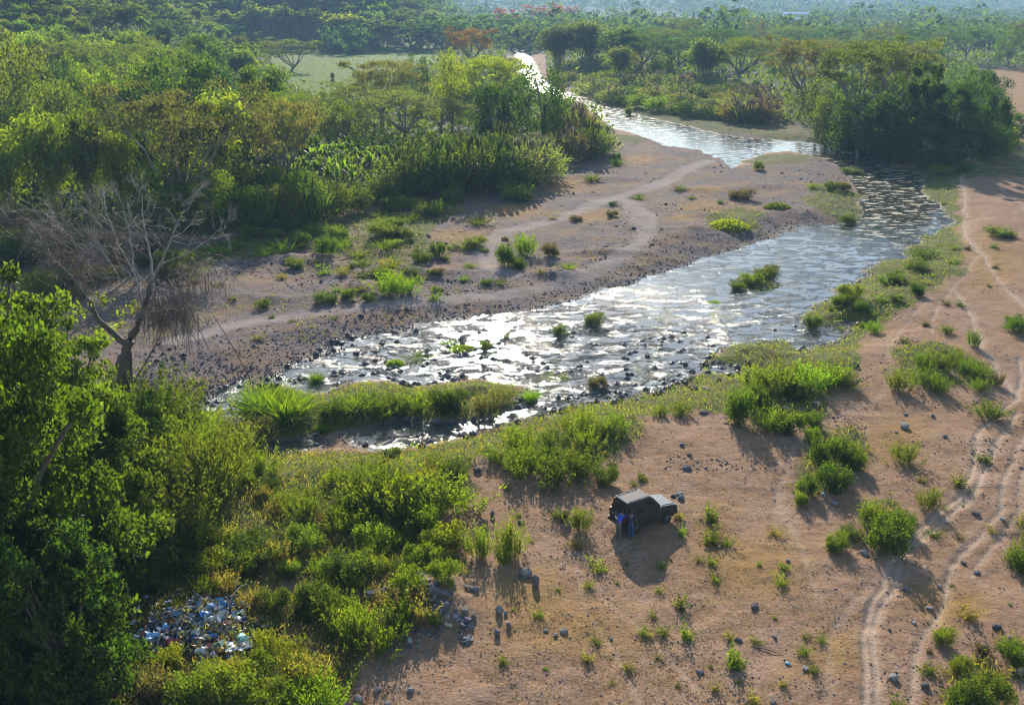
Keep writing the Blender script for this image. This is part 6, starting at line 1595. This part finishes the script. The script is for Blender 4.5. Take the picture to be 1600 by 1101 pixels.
def person(px, py, rz, lean, hands, shirt, trousers, label, step=.0):
    """standing figure facing +X locally; lean moves shoulders forward; hands: two targets (x, y, z)"""
    x, y, z = place(px, py)
    P = link('person', None, None, (x, y, z), rz, 1.0, label=label, category='person')
    hip, chest, neck = (0, 0, .93), (lean * .55, 0, 1.22), (lean * .95, 0, 1.46 - lean * .25)
    head = (lean * 1.15 + .03, 0, 1.60 - lean * .32)
    pts, ed, ra = [], [], []
    def add(p, r, par=None):
        pts.append(p); ra.append(r)
        if par is not None: ed.append((par, len(pts) - 1))
        return len(pts) - 1
    h = add(hip, (.155, .115))
    c1 = add((chest[0] * .5, 0, 1.08), (.14, .105), h); c = add(chest, (.165, .115), c1); n0 = add((neck[0] - .01, 0, neck[2] - .06), (.12, .09), c); nk = add(neck, .055, n0)
    arms, legs = [], []
    for s, hd in ((1, hands[0]), (-1, hands[1])):
        sh = np.array([neck[0] - .02, s * .19, neck[2] - .08]); hd = np.array(hd); mid = (sh + hd) / 2
        d = hd - sh; L = np.linalg.norm(d); bend = math.sqrt(max(.0, .30 ** 2 - (L / 2) ** 2))
        el = mid + np.array([-.3, s * .5, -.8]) * bend / .99
        a = add(tuple(sh), .062, n0); e = add(tuple(el), .045, a); wv = add(tuple(hd), .030, e)
        arms.append((sh, el, hd))
        pd = unit(hd - el); palm = add(tuple(hd + pd * .05), .034, wv)
        sd_ = unit(np.cross(pd, np.array([0, 0, 1.0])))
        for k, fl in enumerate((.075, .085, .08, .062)):
            b = hd + pd * .085 + sd_ * (k - 1.5) * .019
            f1 = add(tuple(b), .0095, palm); f2 = add(tuple(b + pd * fl * .5 - np.array([0, 0, .012])), .0085, f1); add(tuple(b + pd * fl * .85 - np.array([0, 0, .04])), .0075, f2)
        t1 = add(tuple(hd + pd * .04 + sd_ * s * -.045), .010, palm); add(tuple(hd + pd * .075 + sd_ * s * -.06 - np.array([0, 0, .015])), .008, t1)
        sx = step * s
        hp = (0, s * .09, .88); kn = (.03 + sx * .5, s * .10, .48); an = (-.02 + sx, s * .11, .09)
        l = add(hp, .088, h); k_ = add(kn, .060, l); aa = add(an, .040, k_); ft = add((an[0] + .08, an[1], .045), (.042, .034), aa); add((an[0] + .17, an[1], .035), (.04, .026), ft)
        legs.append((hp, kn, an))
    nh = add((head[0] - .02, 0, head[2] - .07), .058, nk)
    hh = add(head, (.076, .088), nh); add((head[0] + .005, 0, head[2] + .085), (.062, .072), hh)
    add((head[0] + .095, 0, head[2] - .01), .014, hh)                                   # nose
    for s in (1, -1): add((head[0] - .005, s * .085, head[2] - .01), .016, hh)           # ears
    body = skin_mesh('body', pts, ed, ra, SKIN, P)
    bmh = bmesh.new(); bmesh.ops.create_uvsphere(bmh, u_segments=12, v_segments=8, radius=.104)
    bmesh.ops.delete(bmh, geom=[v for v in bmh.verts if v.co.z < -.02 and v.co.x > -.03], context='VERTS')
    bmesh.ops.translate(bmh, vec=(head[0] - .015, 0, head[2] + .035), verts=bmh.verts)
    bm_obj('hair', bmh, HAIR, P, 0, True)
    for s in (1, -1):
        be = bmesh.new(); bmesh.ops.create_icosphere(be, subdivisions=1, radius=.011); bmesh.ops.translate(be, vec=(head[0] + .073, s * .032, head[2] + .02), verts=be.verts)
        bm_obj('eye', be, HAIR, P)
    bmm = box(head[0] + .078, 0, head[2] - .052, .012, .045, .010); bm_obj('mouth', bmm, flat_material('lip', (.13, .05, .04), .6), P)
    # shirt and trousers follow the body a little wider
    sp, se, sr = [(0, 0, .90), (chest[0] * .5, 0, 1.08), chest, (neck[0] - .01, 0, neck[2] - .06)], [(0, 1), (1, 2), (2, 3)], [(.178, .142), (.168, .130), (.182, .135), (.135, .105)]
    for sh, el, hd in arms:
        sp += [tuple(sh), tuple(sh * .45 + el * .55)]; k = len(sp); se += [(3, k - 2), (k - 2, k - 1)]; sr += [.085, .072]
    skin_mesh('shirt', sp, se, sr, shirt, P)
    tp, te, tr = [(0, 0, 1.02), (0, 0, .90)], [(0, 1)], [(.165, .13), (.165, .13)]
    for hp, kn, an in legs:
        tp += [hp, kn, (an[0], an[1], .10)]; k = len(tp); te += [(1, k - 3), (k - 3, k - 2), (k - 2, k - 1)]; tr += [.106, .078, .066]
    skin_mesh('trousers', tp, te, tr, trousers, P)
    for hp, kn, an in legs:
        bm_obj('shoe', box(an[0] + .065, an[1], .045, .28, .10, .085), SHOE, P, .03)
    return P
person(966, 839, CAR_HEAD + .35, .42, ((.62, .15, 1.02), (.62, -.15, 1.0)), BLUE, GREYP, 'person in a bright blue shirt and grey trousers bending into the rear of the car', .05)
person(985, 840, CAR_HEAD + .75, .10, ((.40, .16, 1.10), (.36, -.18, 1.05)), NAVY, JEANS, 'person in a dark shirt and blue jeans standing at the rear corner of the car', .04)

# ---------------------------------------------------------------- heap of household litter
def litter_material():
    t = NT('litter'); isl = t.n('NewGeometry', 8)
    r = t.t.nodes.new('ShaderNodeValToRGB'); t.t.links.new(isl, r.inputs[0])
    cr = r.color_ramp; cr.interpolation = 'CONSTANT'
    cols = [(.58, .58, .60), (.20, .16, .11), (.22, .32, .46), (.50, .44, .34), (.03, .04, .08), (.30, .26, .20), (.06, .22, .50), (.34, .26, .18), (.05, .05, .05), (.52, .38, .10), (.62, .60, .62), (.10, .26, .20), (.42, .10, .08), (.12, .10, .07), (.40, .38, .34)]
    while len(cr.elements) < len(cols): cr.elements.new(.5)
    for i, c in enumerate(cols):
        cr.elements[i].position = i / len(cols); cr.elements[i].color = (*c, 1)
    return t.surf(t.princ(Base_Color=r.outputs[0], Roughness=.55))
LIT = litter_material()
def litter_px():
    t = rnd.random()
    if t < .45: return rnd.gauss(328, 30), rnd.gauss(992, 17)
    if t < .65: return rnd.gauss(258, 22), rnd.gauss(1000, 9)
    if t < .9: return rnd.gauss(340, 16), rnd.gauss(962, 12)
    return rnd.gauss(310, 60), rnd.gauss(985, 34)
V, Fq, n = [], [], 0
for i in range(2000):
    px, py = litter_px()
    if not (205 < px < 420): continue
    x, y = onplane(px, py, 1.4); z = float(ground(x, y)[0])
    s = rnd.choice([.04, .05, .06, .08, .1, .15])
    g = np.array([(u, v, 0) for v in (-1, 0, 1) for u in (-1, 0, 1)], float) * s
    g += nr.normal(size=g.shape) * s * .45
    R = np.array(Euler((rnd.uniform(-.8, .8), rnd.uniform(-.8, .8), rnd.uniform(0, 6))).to_matrix())
    V.append(g @ R.T + np.array([x, y, z + abs(rnd.gauss(.05, .12)) + s * .4]))
    Fq.append(np.array([(0, 1, 4, 3), (1, 2, 5, 4), (3, 4, 7, 6), (4, 5, 8, 7)]) + n); n += 9
link('litter', mesh_np('litter', np.concatenate(V), np.concatenate(Fq), [LIT]), None, kind='stuff', label='scattered scraps of household litter dumped in the weeds')
def bag_mesh(seed, flat=.6):
    v = stone_shape(seed + 50, IV2, flat, .9); r = np.random.default_rng(seed)
    v += r.normal(size=v.shape) * .08
    return v
def solid(c, rough=.45): 
    nm = 'plastic_%d' % len(bpy.data.materials)
    return flat_material('plastic_sheeting', c, rough)
PIECES = [  # px, py, metres, colour, shape, name, label
 (272, 1007, .55, (.42, .05, .06), 'crate', 'crate', 'red plastic crate lying on the litter heap'),
 (342, 1012, .5, (.20, .29, .25), 'crate', 'box', 'grey green box lying on the litter heap'),
 (236, 1003, .62, (.22, .42, .62), 'bag', 'plastic_bag', 'pale blue plastic bag at the left of the litter heap'),
 (228, 990, .34, (.06, .42, .62), 'bag', 'plastic_bag', 'turquoise plastic bag at the left of the litter heap'),
 (260, 985, .38, (.16, .40, .70), 'bag', 'plastic_bag', 'bright blue plastic bag behind the red crate'),
 (340, 948, .60, (.05, .33, .60), 'sheet', 'tarpaulin', 'bright blue crumpled tarpaulin at the top of the litter heap'),
 (329, 955, .42, (.28, .45, .68), 'bag', 'plastic_bag', 'light blue plastic bag beside the blue tarpaulin'),
 (318, 965, .36, (.06, .22, .48), 'bag', 'plastic_bag', 'deep blue plastic bag below the blue tarpaulin'),
 (374, 1015, .60, (.66, .66, .66), 'sheet', 'plastic_sheet', 'crumpled white sheet at the right end of the litter heap'),
 (378, 1003, .40, (.25, .55, .50), 'bag', 'plastic_bag', 'pale green plastic bag at the right end of the litter heap'),
 (314, 1022, .42, (.70, .70, .70), 'bag', 'plastic_bag', 'white plastic bag at the lower edge of the litter heap'),
 (338, 975, .48, (.66, .63, .70), 'bag', 'plastic_bag', 'large whitish plastic bag in the middle of the litter heap'),
 (373, 972, .30, (.70, .70, .72), 'bag', 'plastic_bag', 'round white plastic bag at the upper right of the litter heap'),
 (345, 1020, .32, (.55, .36, .08), 'bag', 'plastic_bag', 'yellowish bag at the lower edge of the litter heap'),
 (335, 1028, .30, (.65, .52, .60), 'bag', 'plastic_bag', 'pinkish bag at the lower edge of the litter heap'),
 (212, 1001, .30, (.6, .63, .66), 'bag', 'plastic_bag', 'white bag at the far left of the litter heap'),
 (352, 980, .30, (.35, .10, .08), 'bag', 'plastic_bag', 'reddish bag in the middle of the litter heap'),
 (240, 985, .5, (.04, .045, .06), 'bag', 'plastic_bag', 'black plastic bag behind the pale blue bag'),
 (250, 1038, .34, (.45, .47, .5), 'bag', 'plastic_bag', 'grey bag lying below the litter heap'),
 (400, 1, 0, 0, 0, 0, 0),
 (1231, 1037, .30, (.05, .45, .65), 'bottle', 'plastic_bottle', 'small blue bottle lying on the dirt left of the ruts'),
 (1271, 775, .30, (.70, .48, .03), 'bag', 'plastic_bag', 'yellow scrap of plastic at the bush patch'),
 (1286, 775, .22, (.10, .38, .45), 'bag', 'plastic_bag', 'small turquoise scrap of plastic at the bush patch'),
 (862, 908, .0, 0, 0, 0, 0),
]
for i, (px, py, s, c, sh, nm, lab) in enumerate(PIECES):
    if not s: continue
    x, y, z = place(px, py)
    m = solid(c)
    if sh == 'crate':
        bm = box(0, 0, .0, s, s * .7, .03)
        root = bm_obj(nm, bm, m, None, 0, False, (x, y, z + .20))
        for (cx, cy, sx, sy) in ((-s / 2, 0, .03, s * .7), (s / 2, 0, .03, s * .7), (0, -s * .35, s + .03, .03), (0, s * .35, s + .03, .03)):
            bm_obj('side_panel', box(cx, cy, .13, sx, sy, .22), m, root, .005)
        root.rotation_euler = (2.6, .3, .4 + i)
        root.location.z = z + .32
    elif sh == 'sheet':
        k = 9
        g = np.array([(u, v, 0) for v in np.linspace(-.6, .6, k) for u in np.linspace(-1, 1, k)]) * s
        g[:, 2] = fbm(g[:, 0] * 5 + i, g[:, 1] * 5, 3, 5) * .35 + nr.normal(size=len(g)) * .025
        f = np.array([(a * k + b, a * k + b + 1, (a + 1) * k + b + 1, (a + 1) * k + b) for a in range(k - 1) for b in range(k - 1)])
        root = link(nm, mesh_np(nm, g, f, [m]), None, (x, y, z + .05), rnd.uniform(-.4, .4))
    elif sh == 'bottle':
        bm = bmesh.new(); G = Geo().add(tube(np.array([(-.13, 0, .05), (-.12, 0, .05), (.06, 0, .05), (.10, 0, .05), (.15, 0, .05)]), [.01, .05, .05, .02, .02], 10)); bm.free()
        root = link(nm, G.mesh(nm, [m], True), None, (x, y, z), -.5)
    else:
        root = link(nm, mesh_np(nm, bag_mesh(i), IF2, [m]), None, (x, y, z + .12 + s * .3), rnd.uniform(0, 6), s * .7)
    root['label'] = lab; root['category'] = nm.replace('_', ' ')
# bent dry branches by the litter
for px, py, rz, lab in ((290, 968, .3, 'bare arching branch behind the litter heap'), (270, 975, -.2, 'lower bare branch behind the litter heap'), (372, 940, 1.3, 'pale forked twig standing above the litter heap')):
    x, y, z = place(px, py)
    link('branch', Geo().add(tube(curve((-1.2, 0, .05), (1.2, 0, .25), (0, 0, .55), 8), np.linspace(.035, .012, 8), 5)).add(tube(curve((-.2, 0, .5), (.7, .4, .9), (0, 0, .2), 5), np.linspace(.02, .008, 5), 4)).mesh('branch', [DEADWOOD], True),
         None, (x, y, z), rz, label=lab, category='branch')

# ---------------------------------------------------------------- far houses on the valley floor
WALLM = flat_material('house_wall', (.55, .54, .52), .9)
TINM = flat_material('tin_roof', (.62, .64, .66), .45, .2)
DOORM = flat_material('dark_opening', (.05, .045, .04), .8)
for px, py, L, lab in ((1243, 36, 34, 'long low white roofed building on the hazy far plain'), (1241, 49, 11, 'small white house below the long far building'), (1411, 29, 16, 'bright white house on the far right plain'), (757, 12, 10, 'small pale house behind the red flame trees')):
    x, y, z = place(px, py)
    H_, Wd_ = 3.4 + L * .03, 8 + L * .1
    h = link('house', None, None, (x, y, z + 7), rnd.uniform(-.2, .2), 1.0, label=lab, category='house')
    bm_obj('wall', box(0, 0, H_ / 2 - 3.5, L, Wd_, H_ + 7), WALLM, h)
    bm = bmesh.new()
    a, b = L / 2 + .6, Wd_ / 2 + .7
    v = [bm.verts.new(p) for p in ((-a, -b, H_), (a, -b, H_), (a, 0, H_ + 2.4), (-a, 0, H_ + 2.4), (a, b, H_), (-a, b, H_))]
    for f in ((0, 1, 2, 3), (3, 2, 4, 5), (0, 3, 5), (1, 4, 2), (0, 5, 4, 1)): bm.faces.new([v[k] for k in f])
    bm_obj('roof', bm, TINM, h)
    for k in range(max(2, int(L / 6))):
        bm_obj('window', box(-L / 2 + (k + .5) * L / max(2, int(L / 6)), -Wd_ / 2, 1.7, 1.4, .12, 1.2), DOORM, h)
    bm_obj('door', box(L * .08, -Wd_ / 2, 1.05, 1.1, .14, 2.1), DOORM, h)

# ---------------------------------------------------------------- hazy air
ht = NT('hazy_air')
ht.t.links.new(ht.n('VolumePrincipled', 0, {'Color': (.42, .68, 1.0), 'Density': 2.0e-4, 'Anisotropy': .0}), ht.out.inputs['Volume'])
xm = 26000.0
HT = float(GZ.max()) + 30.0                 # just above the highest ridge wood
bm = hexa([(-xm, -200, -3.0), (xm, -200, -3.0), (xm, 12000, -3.0), (-xm, 12000, -3.0), (-xm, -200, HT), (xm, -200, HT), (xm, 12000, HT), (-xm, 12000, HT)])
hz = bm_obj('haze', bm, ht.m, None)
hz['kind'] = 'stuff'; hz['label'] = 'pale blue haze filling the valley air'

# ---------------------------------------------------------------- labels for everything placed in rows: look, place, then order from the left
ORD = ['first', 'second', 'third', 'fourth', 'fifth', 'sixth', 'seventh', 'eighth', 'ninth', 'tenth', 'eleventh', 'twelfth', 'thirteenth', 'fourteenth', 'fifteenth', 'sixteenth',
       'seventeenth', 'eighteenth', 'nineteenth', 'twentieth']
def ordinal(i):
    if i < 20: return ORD[i]
    n = i + 1
    tens = {2: 'twenty', 3: 'thirty', 4: 'forty', 5: 'fifty', 6: 'sixty', 7: 'seventy', 8: 'eighty', 9: 'ninety'}
    if n < 100 and n % 10: return tens[n // 10] + '-' + ORD[n % 10 - 1]
    if n < 100: return tens[n // 10].replace('ty', 'tieth')
    return 'hundred-and-' + ordinal(n - 101) if n > 100 else 'hundredth'
byk = {}
for r_ in REG: byk.setdefault((r_[1], r_[2]), []).append(r_)
for (ph, wh), L in byk.items():
    L.sort(key=lambda q: q[3])
    n = len(L)
    for i, q in enumerate(L):
        if n == 1: s = f'{ph} {wh}'
        elif n == 2: s = f'{("left" if i == 0 else "right")} one of two: {ph} {wh}' if len((ph + wh).split()) < 11 else f'{("left" if i == 0 else "right")} {ph} {wh}'
        elif i == 0: s = f'leftmost {ph} {wh}'
        elif i == n - 1: s = f'rightmost {ph} {wh}'
        else: s = f'{ordinal(i)} {ph} from the left {wh}'
        q[0]['label'] = s
